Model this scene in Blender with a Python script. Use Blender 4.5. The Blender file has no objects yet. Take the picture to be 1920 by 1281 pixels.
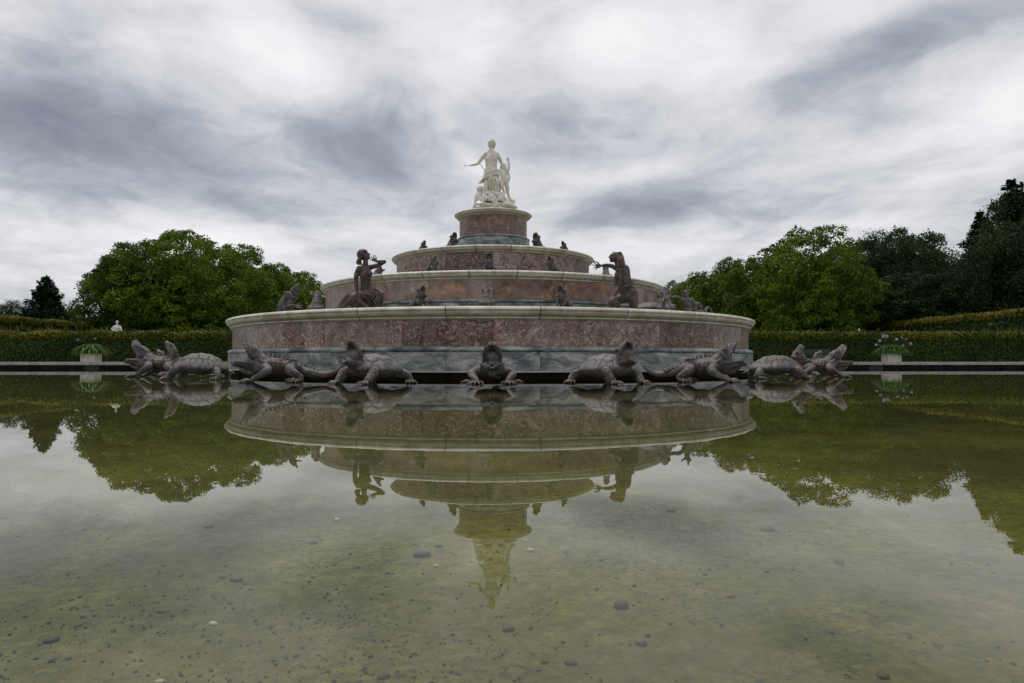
import bpy, math, random
import numpy as np
from mathutils import Vector, Matrix
random.seed(7); rng = np.random.default_rng(7)
S_ = bpy.context.scene
COL = S_.collection
PI = math.pi
# ------------------------------------------------------------------ camera
CAM_H, PITCH, YAW, FPX = 0.392, 0.0276, 0.0270, 1311.0
cam = bpy.data.cameras.new('camera'); camo = bpy.data.objects.new('camera', cam); COL.objects.link(camo)
cam.sensor_width = 36; cam.lens = FPX/1920*36; cam.clip_start = 0.05; cam.clip_end = 3000
camo.location = (0, 0, CAM_H); camo.rotation_euler = (PI/2+PITCH, 0, -YAW)
S_.camera = camo
def ray(px, py):
    x = (px-960)/FPX; u = -(py-640.5)/FPX
    c, s = math.cos(PITCH), math.sin(PITCH)
    y, z = c-s*u, s+c*u
    c, s = math.cos(-YAW), math.sin(-YAW)
    return Vector((c*x-s*y, s*x+c*y, z))
def at_z(px, py, z=0.0):
    d = ray(px, py); t = (z-CAM_H)/d.z
    return Vector((0, 0, CAM_H))+d*t
def at_y(px, py, Y):
    d = ray(px, py); return Vector((0, 0, CAM_H))+d*(Y/d.y)
# ------------------------------------------------------------------ view, sun, sky
S_.view_settings.view_transform = 'Standard'; S_.view_settings.look = 'None'
S_.view_settings.exposure = 0.22; S_.view_settings.gamma = 1.0
S_.view_settings.use_curve_mapping = False
SUN_EL, SUN_AZ = 64, -25       # azimuth clockwise from +Y
sl = bpy.data.lights.new('sun', 'SUN'); sl.energy = 1.5; sl.angle = math.radians(14); sl.color = (1, .965, .91)
so = bpy.data.objects.new('sun', sl); COL.objects.link(so)
e, a = math.radians(SUN_EL), math.radians(SUN_AZ)
sd = Vector((math.sin(a)*math.cos(e), math.cos(a)*math.cos(e), math.sin(e)))
so.rotation_euler = sd.to_track_quat('Z', 'Y').to_euler(); so.location = (0, 0, 60)
W = bpy.data.worlds.new('World'); S_.world = W; W.use_nodes = True
nt = W.node_tree; nt.nodes.clear()
class NB:
    def __init__(s, nt): s.nt = nt
    def n(s, t, **k):
        o = s.nt.nodes.new(t)
        for a_, v in k.items(): setattr(o, a_, v)
        return o
    def link(s, a_, b): s.nt.links.new(a_, b)
    def put(s, sock, v):
        if isinstance(v, bpy.types.NodeSocket): s.link(v, sock)
        else: sock.default_value = v
    def m(s, op, a_, b=None, c=None, clamp=False):
        o = s.n('ShaderNodeMath', operation=op, use_clamp=clamp)
        for i, v in enumerate((a_, b, c)):
            if v is not None: s.put(o.inputs[i], v)
        return o.outputs[0]
    def v(s, op, a_, b=None):
        o = s.n('ShaderNodeVectorMath', operation=op); s.put(o.inputs[0], a_)
        if b is not None: s.put(o.inputs[1], b)
        return o.outputs['Value'] if op in ('DOT_PRODUCT', 'LENGTH') else o.outputs[0]
    def noise(s, vec, scale, detail=4, rough=.5, dist=0, col=False):
        o = s.n('ShaderNodeTexNoise'); s.put(o.inputs['Vector'], vec)
        o.inputs['Scale'].default_value = scale; o.inputs['Detail'].default_value = detail
        o.inputs['Roughness'].default_value = rough; o.inputs['Distortion'].default_value = dist
        return o.outputs['Color' if col else 'Fac']
    def ramp(s, fac, stops, interp='LINEAR'):
        o = s.n('ShaderNodeValToRGB'); s.put(o.inputs[0], fac); cr = o.color_ramp; cr.interpolation = interp
        while len(cr.elements) < len(stops): cr.elements.new(.5)
        for el, (p, c) in zip(cr.elements, stops):
            el.position = p; el.color = (*c, 1) if len(c) == 3 else c
        return o.outputs[0]
    def mix(s, f, a_, b, mode='MIX'):
        o = s.n('ShaderNodeMix', data_type='RGBA', blend_type=mode)
        s.put(o.inputs[0], f)
        for i, v in ((6, a_), (7, b)):
            s.put(o.inputs[i], (*v, 1) if isinstance(v, tuple) and len(v) == 3 else v)
        return o.outputs[2]
    def scl(s, vec, sc, rot=(0, 0, 0), loc=(0, 0, 0)):
        o = s.n('ShaderNodeMapping'); s.put(o.inputs[0], vec); o.inputs['Scale'].default_value = sc
        o.inputs['Rotation'].default_value = rot; o.inputs['Location'].default_value = loc
        return o.outputs[0]
b = NB(nt)
tc = b.n('ShaderNodeTexCoord').outputs['Generated']
sep = b.n('ShaderNodeSeparateXYZ'); b.link(tc, sep.inputs[0])
KZ = .16
zz = b.m('ADD', b.m('MAXIMUM', sep.outputs[2], 0.0), KZ)
cmb = b.n('ShaderNodeCombineXYZ')
b.link(b.m('DIVIDE', sep.outputs[0], zz), cmb.inputs[0]); b.link(b.m('DIVIDE', sep.outputs[1], zz), cmb.inputs[1])
P = cmb.outputs[0]
def plane(px, py):
    d = ray(px, py).normalized(); k = max(d.z, 0)+KZ
    return np.array([d.x/k, d.y/k])
warp = b.v('SCALE', b.v('SUBTRACT', b.noise(P, .9, 3, .55, 0, True), (.5, .5, .5)))
warp.node.inputs['Scale'].default_value = .55
PW = b.v('ADD', P, warp)
SM = b.scl(PW, (.9, .7, 1), (0, 0, .5))
n1 = b.noise(SM, 1.25, 8, .55, .15)
n2 = b.noise(b.scl(PW, (1.0, .75, 1), (0, 0, -.35), (3, 5, 0)), 2.9, 8, .58, .2)
acc = b.m('MULTIPLY_ADD', b.m('SUBTRACT', n1, .5), 1.05, .66)
acc = b.m('MULTIPLY_ADD', b.m('SUBTRACT', n2, .5), .55, acc)
n3 = b.noise(b.scl(PW, (1.0, .8, 1), (0, 0, -.2), (7, 1, 0)), 7.0, 9, .62, .5)
acc = b.m('MULTIPLY_ADD', b.m('SUBTRACT', n3, .5), .40, acc)
# (px, py, dx, dy of the long half axis, short half width, amount): the cloud banks this sky has
BANKS = [(230, 290, 330, 90, 80, -.36), (60, 190, 260, 40, 70, -.24), (640, 262, 120, 20, 50, -.24), (40, 90, 120, -10, 40, -.14), (480, 390, 260, 30, 32, -.18),
         (1190, 400, 190, -22, 36, -.34), (1075, 240, 90, 20, 50, -.14), (1330, 310, 190, -60, 30, -.16), (1500, 170, 190, -90, 42, -.24), (1680, 70, 220, -70, 46, -.24),
         (760, 350, 110, 40, 40, -.16), (1050, 60, 90, 0, 60, -.05), (640, 30, 70, 30, 30, -.14), (300, 20, 200, 10, 30, -.12), (1650, 400, 180, 6, 22, -.12), (120, 500, 200, 6, 14, -.10),
         (520, 110, 130, 40, 60, .22), (860, 130, 90, 20, 100, .18), (1230, 90, 180, 40, 80, .22), (1560, 290, 230, -70, 40, .12), (1860, 190, 150, -60, 80, .30), (1180, 330, 120, -30, 22, .12),
         (220, 440, 330, 20, 22, .16), (700, 440, 180, 20, 30, .14), (1300, 480, 220, 10, 30, .10), (900, 330, 40, 90, 20, .08), (1800, 330, 120, -30, 20, .14)]
for (x0, y0, dx, dy, mn, am) in BANKS:
    L = math.hypot(dx, dy); nx, ny = -dy/L*mn, dx/L*mn
    p0 = plane(x0, y0)
    A1 = (plane(x0+dx*.5, y0+dy*.5)-plane(x0-dx*.5, y0-dy*.5)); B1 = (plane(x0+nx*.5, y0+ny*.5)-plane(x0-nx*.5, y0-ny*.5))
    inv = np.linalg.inv(np.array([A1, B1]).T)
    q = b.v('SUBTRACT', PW, (p0[0], p0[1], 0))
    u = b.v('DOT_PRODUCT', q, (inv[0, 0], inv[0, 1], 0)); w = b.v('DOT_PRODUCT', q, (inv[1, 0], inv[1, 1], 0))
    r2 = b.m('MULTIPLY_ADD', u, u, b.m('MULTIPLY', w, w))
    acc = b.m('MULTIPLY_ADD', b.m('POWER', .42, r2), am*1.15, acc)
cloud = b.ramp(acc, [(0.02, (1.8, 2.05, 2.4)), (.24, (2.6, 2.85, 3.25)), (.44, (3.9, 4.1, 4.45)), (.60, (5.5, 5.55, 5.8)), (.78, (6.9, 6.85, 7.05)), (1.0, (8.1, 8.0, 8.1))])
sky = b.n('ShaderNodeTexSky', sky_type='NISHITA', sun_disc=False, sun_elevation=math.radians(SUN_EL), sun_rotation=math.radians(SUN_AZ))
mx = b.mix(.94, sky.outputs[0], cloud)
bg = b.n('ShaderNodeBackground'); b.link(mx, bg.inputs[0]); bg.inputs[1].default_value = 0.1
out = b.n('ShaderNodeOutputWorld'); b.link(bg.outputs[0], out.inputs[0])
# ------------------------------------------------------------------ materials
MATS = {}
def mat(name, fn):
    m = bpy.data.materials.new(name); m.use_nodes = True; m.node_tree.nodes.clear()
    b = NB(m.node_tree); pr = b.n('ShaderNodeBsdfPrincipled'); o = b.n('ShaderNodeOutputMaterial')
    b.link(pr.outputs[0], o.inputs[0])
    tc = b.n('ShaderNodeTexCoord').outputs['Object']
    oi = b.n('ShaderNodeObjectInfo').outputs['Random']
    fn(b, pr, tc, oi, o); MATS[name] = m
    return m
def bump(b, pr, h, st, dist=.02):
    o = b.n('ShaderNodeBump'); o.inputs['Strength'].default_value = st; o.inputs['Distance'].default_value = dist
    b.link(h, o.inputs['Height']); b.link(o.outputs[0], pr.inputs['Normal'])
def world_pos(b): return b.n('ShaderNodeNewGeometry').outputs['Position']
def offs(b, v, oi, k=37.0):
    c = b.n('ShaderNodeCombineXYZ')
    for i in range(3): b.link(b.m('MULTIPLY', oi, k*(i+1)), c.inputs[i])
    return b.v('ADD', v, c.outputs[0])
def marble(base, grey, dark, fleck, fscale, fcut, famt, greyamt, vein, vscale, veinw):
    def f(b, pr, tc, oi, o):
        v = offs(b, tc, oi)
        w = b.v('SCALE', b.v('SUBTRACT', b.noise(v, 2.6, 4, .6, 0, True), (.5, .5, .5))); w.node.inputs['Scale'].default_value = .5
        vw = b.v('ADD', v, w)
        n = b.noise(vw, 3.2, 7, .65, .4)
        c = b.ramp(n, [(.34, dark), (.5, base), (.66, tuple(x*1.7 for x in base))])
        zone = b.ramp(b.m('ADD', b.noise(v, 1.15, 4, .55), b.m('MULTIPLY', b.m('SUBTRACT', oi, .5), .16)), [(.43, (0, 0, 0)), (.60, (1, 1, 1))])
        c = b.mix(b.m('MULTIPLY', zone, greyamt), c, b.ramp(n, [(.35, tuple(x*.6 for x in grey)), (.6, grey)]))
        fl = b.ramp(b.noise(b.scl(vw, (1, 1, 1.5)), fscale, 4, .62, 1.5), [(fcut, (0, 0, 0)), (fcut+.045, (1, 1, 1))])
        fg = b.ramp(b.noise(v, 1.9, 3, .5), [(.32, (.25, .25, .25)), (.58, (1, 1, 1))])
        c = b.mix(b.m('MULTIPLY', b.m('MULTIPLY', fl, fg), famt), c, fleck)
        vn = b.m('ABSOLUTE', b.m('SUBTRACT', b.noise(b.scl(vw, (1.4, 1.4, .7)), vscale, 4, .55, 1.2), .5))
        vm = b.ramp(vn, [(0, (1, 1, 1)), (veinw, (0, 0, 0))])
        gate = b.ramp(b.noise(v, 2.7, 3, .5), [(.47, (0, 0, 0)), (.57, (1, 1, 1))])
        c = b.mix(b.m('MULTIPLY', b.m('MULTIPLY', vm, gate), .8), c, vein)
        st = b.ramp(b.noise(b.scl(world_pos(b), (2.6, 2.6, .25)), 1.6, 5, .6), [(.5, (0, 0, 0)), (.75, (1, 1, 1))])
        c = b.mix(b.m('MULTIPLY', st, .25), c, (.24, .225, .20))
        hs = b.n('ShaderNodeHueSaturation'); b.link(c, hs.inputs['Color']); b.link(b.m('MULTIPLY_ADD', oi, .5, .75), hs.inputs['Value'])
        b.link(hs.outputs[0], pr.inputs['Base Color']); pr.inputs['Roughness'].default_value = .42
        pr.inputs['Specular IOR Level'].default_value = .35
        bump(b, pr, n, .12, .01)
    return f
mat('red_marble', marble((.105, .042, .031), (.19, .158, .132), (.034, .015, .012), (.40, .35, .28), 9.5, .525, .85, .60, (.46, .42, .37), 3.0, .016))
mat('pink_marble', marble((.225, .132, .092), (.235, .20, .168), (.125, .052, .035), (.42, .33, .26), 4.5, .60, .55, .75, (.55, .50, .42), 2.2, .009))
mat('rust_marble', marble((.175, .088, .064), (.20, .165, .145), (.07, .03, .025), (.50, .44, .38), 6.0, .62, .8, .7, (.55, .50, .43), 3.0, .012))
def grey_marble(b, pr, tc, oi, o):
    v = offs(b, tc, oi); v = b.scl(v, (1, 1, 2.2))
    n = b.noise(v, 1.5, 10, .76, .55)
    c = b.ramp(n, [(.38, (.035, .042, .050)), (.45, (.10, .115, .120)), (.51, (.20, .212, .208)), (.58, (.33, .34, .325)), (.66, (.48, .48, .455))])
    st = b.ramp(b.noise(b.scl(world_pos(b), (3, 3, .3)), 2, 5, .6), [(.5, (0, 0, 0)), (.8, (1, 1, 1))])
    c = b.mix(b.m('MULTIPLY', st, .4), c, (.16, .16, .13))
    b.link(c, pr.inputs['Base Color']); pr.inputs['Roughness'].default_value = .45; bump(b, pr, n, .15, .01)
mat('grey_marble', grey_marble)
def limestone(b, pr, tc, oi, o):
    v = offs(b, tc, oi); n = b.noise(v, 3.0, 7, .65)
    c = b.ramp(n, [(.3, (.37, .345, .26)), (.5, (.56, .53, .43)), (.7, (.68, .65, .56))])
    g = b.noise(world_pos(b), 1.1, 5, .6)
    c = b.mix(b.ramp(g, [(.56, (0, 0, 0)), (.72, (.55, .55, .55))]), c, (.33, .20, .085))
    st = b.ramp(b.noise(b.scl(world_pos(b), (5, 5, .6)), 2.3, 5, .65), [(.5, (0, 0, 0)), (.72, (.8, .8, .8))])
    c = b.mix(b.m('MULTIPLY', st, .6), c, (.15, .145, .10))
    hs = b.n('ShaderNodeHueSaturation'); b.link(c, hs.inputs['Color']); b.link(b.m('MULTIPLY_ADD', oi, .3, .82), hs.inputs['Value'])
    b.link(hs.outputs[0], pr.inputs['Base Color']); pr.inputs['Roughness'].default_value = .6; bump(b, pr, b.noise(v, 14, 6, .7), .25, .01)
mat('cream_limestone', limestone)
def lead(tint):
    def f(b, pr, tc, oi, o):
        v = offs(b, tc, oi, 5.0); n = b.noise(v, 5.5, 7, .65)
        c = b.ramp(n, [(.34, tuple(x*.30 for x in tint)), (.5, tint), (.64, tuple(x*2.3 for x in tint))])
        r = b.ramp(b.noise(v, 2.1, 4, .6), [(.48, (0, 0, 0)), (.7, (.75, .75, .75))])
        c = b.mix(r, c, (.125, .075, .062))
        up = b.n('ShaderNodeSeparateXYZ'); b.link(b.n('ShaderNodeNewGeometry').outputs['Normal'], up.inputs[0])
        dust = b.m('MULTIPLY', b.ramp(up.outputs[2], [(.25, (0, 0, 0)), (.95, (1, 1, 1))]), b.ramp(n, [(.35, (.2, .2, .2)), (.6, (1, 1, 1))]))
        c = b.mix(b.m('MULTIPLY', dust, .62), c, (.235, .212, .198))
        b.link(c, pr.inputs['Base Color']); pr.inputs['Roughness'].default_value = .52; pr.inputs['Metallic'].default_value = .18
        vo = b.n('ShaderNodeTexVoronoi', feature='DISTANCE_TO_EDGE'); b.link(b.v('ADD', v, b.v('SCALE', b.noise(v, 9, 2, .5, 0, True))), vo.inputs['Vector'])
        [l for l in b.nt.links if l.to_node.type == 'VECT_MATH' and l.to_node.operation == 'SCALE'][-1].to_node.inputs['Scale'].default_value = .04
        vo.inputs['Scale'].default_value = 42
        h = b.m('ADD', b.m('MULTIPLY', b.ramp(vo.outputs['Distance'], [(0, (0, 0, 0)), (.12, (1, 1, 1))]), SCALE_AMT[0]), b.m('MULTIPLY', b.noise(v, 26, 6, .7), 1.2))
        bump(b, pr, h, .9, .018)
    return f
SCALE_AMT = [.35]
mat('weathered_lead', lead((.094, .086, .083)))
SCALE_AMT = [0.15]
mat('brown_lead', lead((.064, .048, .043)))
SCALE_AMT = [0.1]
mat('reddish_lead', lead((.125, .078, .066)))
def shellm(b, pr, tc, oi, o):
    v = offs(b, tc, oi, 5.0); n = b.noise(v, 7, 7, .65)
    c = b.ramp(n, [(.34, (.04, .037, .036)), (.5, (.10, .092, .088)), (.66, (.20, .18, .17))])
    c = b.mix(b.ramp(b.noise(v, 2.5, 3, .6), [(.5, (0, 0, 0)), (.7, (.6, .6, .6))]), c, (.16, .105, .092))
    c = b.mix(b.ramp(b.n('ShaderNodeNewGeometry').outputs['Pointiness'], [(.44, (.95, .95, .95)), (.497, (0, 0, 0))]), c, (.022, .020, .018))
    b.link(c, pr.inputs['Base Color']); pr.inputs['Roughness'].default_value = .6; bump(b, pr, b.noise(b.scl(v, (1, 3, 1)), 22, 6, .7), .5, .01)
mat('lead_shell', shellm)
def simple(col, rough=.6, var=.35, nscale=6.0, bmp=.2, metal=0):
    def f(b, pr, tc, oi, o):
        v = offs(b, tc, oi); n = b.noise(v, nscale, 6, .6)
        c = b.ramp(n, [(.3, tuple(x*(1-var) for x in col)), (.7, tuple(min(1, x*(1+var)) for x in col))])
        b.link(c, pr.inputs['Base Color']); pr.inputs['Roughness'].default_value = rough; pr.inputs['Metallic'].default_value = metal
        bump(b, pr, b.noise(v, nscale*4, 5, .7), bmp, .01)
    return f
mat('mouth_dark', simple((.035, .03, .028), .7))
mat('wet_stone', simple((.016, .012, .008), .9, .6, 3))
MATS['wet_stone'].node_tree.nodes['Principled BSDF'].inputs['Specular IOR Level'].default_value = .08
mat('mortar', simple((.04, .038, .03), .9))
mat('ledge_stone', simple((.2, .19, .16), .8))
mat('grey_stone', simple((.31, .30, .275), .75, .3, 5))
mat('green_paint', simple((.012, .035, .022), .45, .2))
mat('dark_iron', simple((.035, .035, .033), .55, .3))
mat('plaster_white', simple((.66, .63, .56), .7, .18, 5))
mat('bark', simple((.05, .042, .033), .9, .5, 3, .6))
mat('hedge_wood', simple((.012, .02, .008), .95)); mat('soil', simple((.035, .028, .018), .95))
def white_marble(b, pr, tc, oi, o):
    n = b.noise(tc, 4, 7, .6)
    c = b.ramp(n, [(.3, (.48, .445, .36)), (.5, (.69, .66, .57)), (.7, (.80, .775, .69))])
    pointy = b.n('ShaderNodeNewGeometry').outputs['Pointiness']
    crease = b.ramp(pointy, [(.40, (1, 1, 1)), (.498, (0, 0, 0))])  # mask of the hollows, from mesh pointiness
    c = b.mix(b.m('MULTIPLY', crease, .8), c, (.25, .205, .12))  # hollows and creases of the carving coloured a darker brown
    b.link(c, pr.inputs['Base Color']); pr.inputs['Roughness'].default_value = .5; bump(b, pr, b.noise(tc, 25, 5, .6), .12, .01)
mat('white_marble', white_marble)
def leafm(cols, rough=.5, trans=.3):
    def f(b, pr, tc, oi, o):
        r = b.n('ShaderNodeNewGeometry').outputs['Random Per Island']
        n = b.noise(b.scl(tc, (1, 1, 1), (0, 0, 0), (0, 0, 0)), .33, 2, .5)
        k = b.m('ADD', b.m('MULTIPLY', r, .5), b.m('MULTIPLY', b.m('SUBTRACT', n, .2), .8))
        k = b.m('ADD', k, b.m('MULTIPLY', b.m('SUBTRACT', oi, .5), .25))
        c = b.ramp(k, [(.15, cols[0]), (.5, cols[1]), (.85, cols[2])])
        b.link(c, pr.inputs['Base Color']); pr.inputs['Roughness'].default_value = rough+.15; pr.inputs['Specular IOR Level'].default_value = .12
        t = b.n('ShaderNodeBsdfTranslucent'); b.link(c, t.inputs[0]); ms = b.n('ShaderNodeMixShader'); ms.inputs[0].default_value = trans
        b.link(pr.outputs[0], ms.inputs[1]); b.link(t.outputs[0], ms.inputs[2]); b.link(ms.outputs[0], o.inputs[0])
    return f
mat('lime_leaf', leafm([(.022, .048, .005), (.080, .135, .010), (.20, .26, .022)]))
mat('dark_leaf', leafm([(.008, .020, .006), (.023, .049, .012), (.056, .096, .022)]))
mat('birch_leaf', leafm([(.012, .026, .008), (.030, .054, .015), (.062, .092, .026)]))
mat('needle', leafm([(.005, .015, .007), (.011, .027, .012), (.026, .045, .018)], .6, .12))
mat('hedge_leaf', leafm([(.014, .032, .006), (.036, .066, .011), (.08, .115, .02)], .5, .2))
mat('shoot_leaf', leafm([(.09, .115, .014), (.185, .185, .022), (.21, .135, .03)], .5, .35))
mat('strap_leaf', leafm([(.025, .06, .010), (.055, .12, .018), (.12, .19, .04)], .4, .3))
mat('flower', simple((.36, .37, .55), .6))
def gravel(b, pr, tc, oi, o):
    n = b.noise(tc, 9, 8, .7); c = b.ramp(n, [(.3, (.12, .11, .09)), (.7, (.30, .28, .24))])
    b.link(c, pr.inputs['Base Color']); pr.inputs['Roughness'].default_value = .9; bump(b, pr, n, .5)
mat('gravel_path', gravel)
def grass(b, pr, tc, oi, o):
    n = b.noise(tc, .35, 8, .65); c = b.ramp(n, [(.3, (.03, .05, .012)), (.7, (.07, .10, .025))])
    b.link(c, pr.inputs['Base Color']); pr.inputs['Roughness'].default_value = .9; bump(b, pr, b.noise(tc, 20, 6, .7), .6)
mat('lawn', grass)
def poolfloor(b, pr, tc, oi, o):
    s = b.n('ShaderNodeSeparateXYZ'); b.link(tc, s.inputs[0])
    n = b.noise(tc, 1.1, 6, .62, .8); fine = b.noise(tc, 22, 7, .72)
    sand = b.ramp(fine, [(.3, (.075, .074, .015)), (.5, (.138, .134, .032)), (.72, (.235, .228, .085))])
    alg = b.ramp(fine, [(.3, (.046, .050, .002)), (.7, (.092, .094, .005))])
    k = b.m('ADD', b.m('MULTIPLY', b.m('SUBTRACT', n, .5), 1.8), b.m('MULTIPLY', b.m('SUBTRACT', s.outputs[1], 3.0), .22), clamp=True)
    c = b.mix(k, sand, alg)
    silt = b.ramp(b.noise(tc, .75, 5, .65, .4), [(.42, (.62, .62, .62)), (.62, (1.15, 1.15, 1.15))])
    c = b.mix(1.0, c, silt, 'MULTIPLY')
    sp = b.ramp(b.noise(tc, 55, 3, .5), [(.56, (0, 0, 0)), (.62, (1, 1, 1))])
    spg = b.ramp(b.noise(tc, 2.2, 3, .5), [(.42, (0, 0, 0)), (.6, (1, 1, 1))])
    c = b.mix(b.m('MULTIPLY', b.m('MULTIPLY', sp, spg), .8), c, (.022, .026, .014))
    b.link(c, pr.inputs['Base Color']); pr.inputs['Roughness'].default_value = .9; bump(b, pr, fine, .4, .01)
mat('pool_floor', poolfloor)
def water(b, pr, tc, oi, o):
    b.nt.nodes.remove(pr)
    fr = b.n('ShaderNodeFresnel'); fr.inputs[0].default_value = 1.333
    gl = b.n('ShaderNodeBsdfGlossy'); gl.inputs['Roughness'].default_value = .0; gl.inputs[0].default_value = (.97, .97, .96, 1)
    tr = b.n('ShaderNodeBsdfTransparent'); tr.inputs[0].default_value = (.92, .93, .76, 1)
    bp = b.n('ShaderNodeBump'); bp.inputs['Strength'].default_value = .022; bp.inputs['Distance'].default_value = .02
    h = b.m('ADD', b.noise(b.scl(tc, (1, .6, 1)), 1.6, 3, .5), b.m('MULTIPLY', b.noise(tc, 7, 2, .5), .08))
    b.link(h, bp.inputs['Height'])
    for x in (fr, gl): b.link(bp.outputs[0], x.inputs['Normal'])
    ms = b.n('ShaderNodeMixShader'); b.link(fr.outputs[0], ms.inputs[0]); b.link(tr.outputs[0], ms.inputs[1]); b.link(gl.outputs[0], ms.inputs[2])
    b.link(ms.outputs[0], o.inputs[0])
mat('water', water)
mat('pebble_blue', simple((.075, .105, .085), .8)); mat('pebble_brown', simple((.095, .068, .036), .8))
mat('pebble_pale', simple((.5, .48, .42), .7)); mat('pebble_grey', simple((.13, .13, .085), .8)); mat('crumb', simple((.040, .042, .014), .95))
mat('pebble_red', simple((.26, .09, .06), .7))
# ------------------------------------------------------------------ object helpers
def meshdata(name, v, f, smooth=False):
    me = bpy.data.meshes.new(name); me.from_pydata([tuple(p) for p in v], [], [tuple(q) for q in f]); me.validate(); me.update()
    if smooth: me.shade_smooth()
    return me
def link(name, me, m=None, parent=None, loc=(0, 0, 0), rz=0, kind=None, label=None):
    o = bpy.data.objects.new(name, me); COL.objects.link(o); o.location = loc; o.rotation_euler = (0, 0, rz)
    if parent: o.parent = parent
    if m and not me.materials: me.materials.append(MATS[m])
    if kind: o['kind'] = kind
    if label: o['label'] = label
    return o
def tag(o, label, cat, group=None):
    o['label'] = label; o['category'] = cat
    if group: o['group'] = group
    return o
def thing(name, label, cat, loc=(0, 0, 0), rz=0, group=None, sc=None):
    o = bpy.data.objects.new(name, None); COL.objects.link(o); o.location = loc; o.rotation_euler = (0, 0, rz)
    o.empty_display_size = .2
    if sc: o.scale = sc
    return tag(o, label, cat, group)
def dup(src, label, loc, rz, sc=None, group=None):
    r = src.copy(); COL.objects.link(r); r.location = loc; r.rotation_euler = (0, 0, rz); r['label'] = label
    if sc: r.scale = sc
    if group: r['group'] = group
    for c in list(src.children):
        d = c.copy(); COL.objects.link(d); d.parent = r
        for g in list(c.children):
            k = g.copy(); COL.objects.link(k); k.parent = d
    return r
def boxvf(x0, x1, y0, y1, z0, z1):
    v = [(x, y, z) for z in (z0, z1) for y in (y0, y1) for x in (x0, x1)]
    return v, [(0, 2, 3, 1), (4, 5, 7, 6), (0, 1, 5, 4), (2, 6, 7, 3), (0, 4, 6, 2), (1, 3, 7, 5)]
def boxme(name, *a, bev=0):
    v, f = boxvf(*a); me = meshdata(name, v, f)
    if bev:
        import bmesh
        bm = bmesh.new(); bm.from_mesh(me); bmesh.ops.bevel(bm, geom=bm.edges[:], offset=bev, segments=2, affect='EDGES', profile=.6); bm.to_mesh(me); bm.free()
    return me
# sector of a lathe profile: pts [(r,z)...] closed loop
def sector(name, prof, a0, a1, n, smooth=True):
    v, f = [], []; m = len(prof)
    for i in range(n+1):
        t = a0+(a1-a0)*i/n; c, s = math.sin(t), -math.cos(t)       # angle 0 faces -Y (the camera), positive to +X
        v += [(r*c, r*s, z) for r, z in prof]
    for i in range(n):
        for j in range(m):
            k = (j+1) % m; f.append((i*m+j, (i+1)*m+j, (i+1)*m+k, i*m+k))
    f.append(tuple(range(m))); f.append(tuple(reversed([n*m+j for j in range(m)])))
    me = meshdata(name, v, f)
    if smooth:
        me.shade_smooth()
        try: me.set_sharp_from_angle(angle=math.radians(38))
        except Exception: pass
    return me
def ringfull(name, prof, n=160):
    v, f = [], []; m = len(prof)
    for i in range(n):
        t = 2*PI*i/n; v += [(r*math.sin(t), -r*math.cos(t), z) for r, z in prof]
    for i in range(n):
        i2 = (i+1) % n
        for j in range(m):
            k = (j+1) % m; f.append((i*m+j, i2*m+j, i2*m+k, i*m+k))
    me = meshdata(name, v, f); me.shade_smooth()
    me.set_sharp_from_angle(angle=math.radians(38)); return me
def disc(name, r, z0, z1, n=96):
    return ringfull(name, [(.001, z0), (r, z0), (r, z1), (.001, z1)], n)
# ------------------------------------------------------------------ setting: ground, pool, water
FY = 24.0                    # fountain axis
PX, PY0, PY1 = 42.0, 0.03, 37.0
v = [(-1500, -400, .22), (1500, -400, .22), (1500, 2200, .22), (-1500, 2200, .22),
     (-PX-.5, PY0-.5, .22), (PX+.5, PY0-.5, .22), (PX+.5, PY1+.5, .22), (-PX-.5, PY1+.5, .22)]
link('ground', meshdata('ground', v, [(0, 1, 5, 4), (1, 2, 6, 5), (2, 3, 7, 6), (3, 0, 4, 7)]), 'lawn', kind='structure')
link('gravel_path', meshdata('gravel_path', [(-PX-5, PY1+.4, .224), (PX+5, PY1+.4, .224), (PX+5, PY1+5, .224), (-PX-5, PY1+5, .224)], [(0, 1, 2, 3)]), 'gravel_path', kind='structure')
link('pool_floor', meshdata('pool_floor', [(-PX-.4, PY0-.4, -.30), (PX+.4, PY0-.4, -.30), (PX+.4, PY1+.4, -.30), (-PX-.4, PY1+.4, -.30)], [(0, 1, 2, 3)]), 'pool_floor', kind='structure')
link('water', meshdata('water', [(-PX-.2, PY0-.2, 0), (PX+.2, PY0-.2, 0), (PX+.2, PY1+.2, 0), (-PX-.2, PY1+.2, 0)], [(0, 1, 2, 3)]), 'water', kind='structure')
pw = link('pool_wall', meshdata('pool_wall', *(lambda L: (sum([q[0] for q in L], []), [tuple(i+8*n for i in ff) for n, q in enumerate(L) for ff in q[1]]))(
    [boxvf(-PX-.6, PX+.6, PY1+.08, PY1+.5, -.4, .17), boxvf(-PX-.6, PX+.6, PY0-.5, PY0-.08, -.4, .17),
     boxvf(-PX-.5, -PX-.08, PY0-.08, PY1+.08, -.4, .17), boxvf(PX+.08, PX+.5, PY0-.08, PY1+.08, -.4, .17)])), 'wet_stone', kind='structure')
kerb = link('pool_kerb', meshdata('pool_kerb', [(0, 0, -.5), (.1, 0, -.5), (0, .1, -.5)], [(0, 1, 2)]), 'mortar', kind='structure')
kme = boxme('kerb_stone', -1.482, 1.482, -.29, .29, -.08, .08, bev=.012)
for i in range(28):
    x = -PX+1.5+3*i
    link('kerb_stone', kme, 'grey_stone', kerb, (x, PY1+.29, .255)); link('kerb_stone', kme, 'grey_stone', kerb, (x, PY0-.29, .255))
for i in range(12):
    for s in (-1, 1): link('kerb_stone', kme, 'grey_stone', kerb, (s*(PX+.29), 1.9+3.03*i, .255), PI/2)
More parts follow.
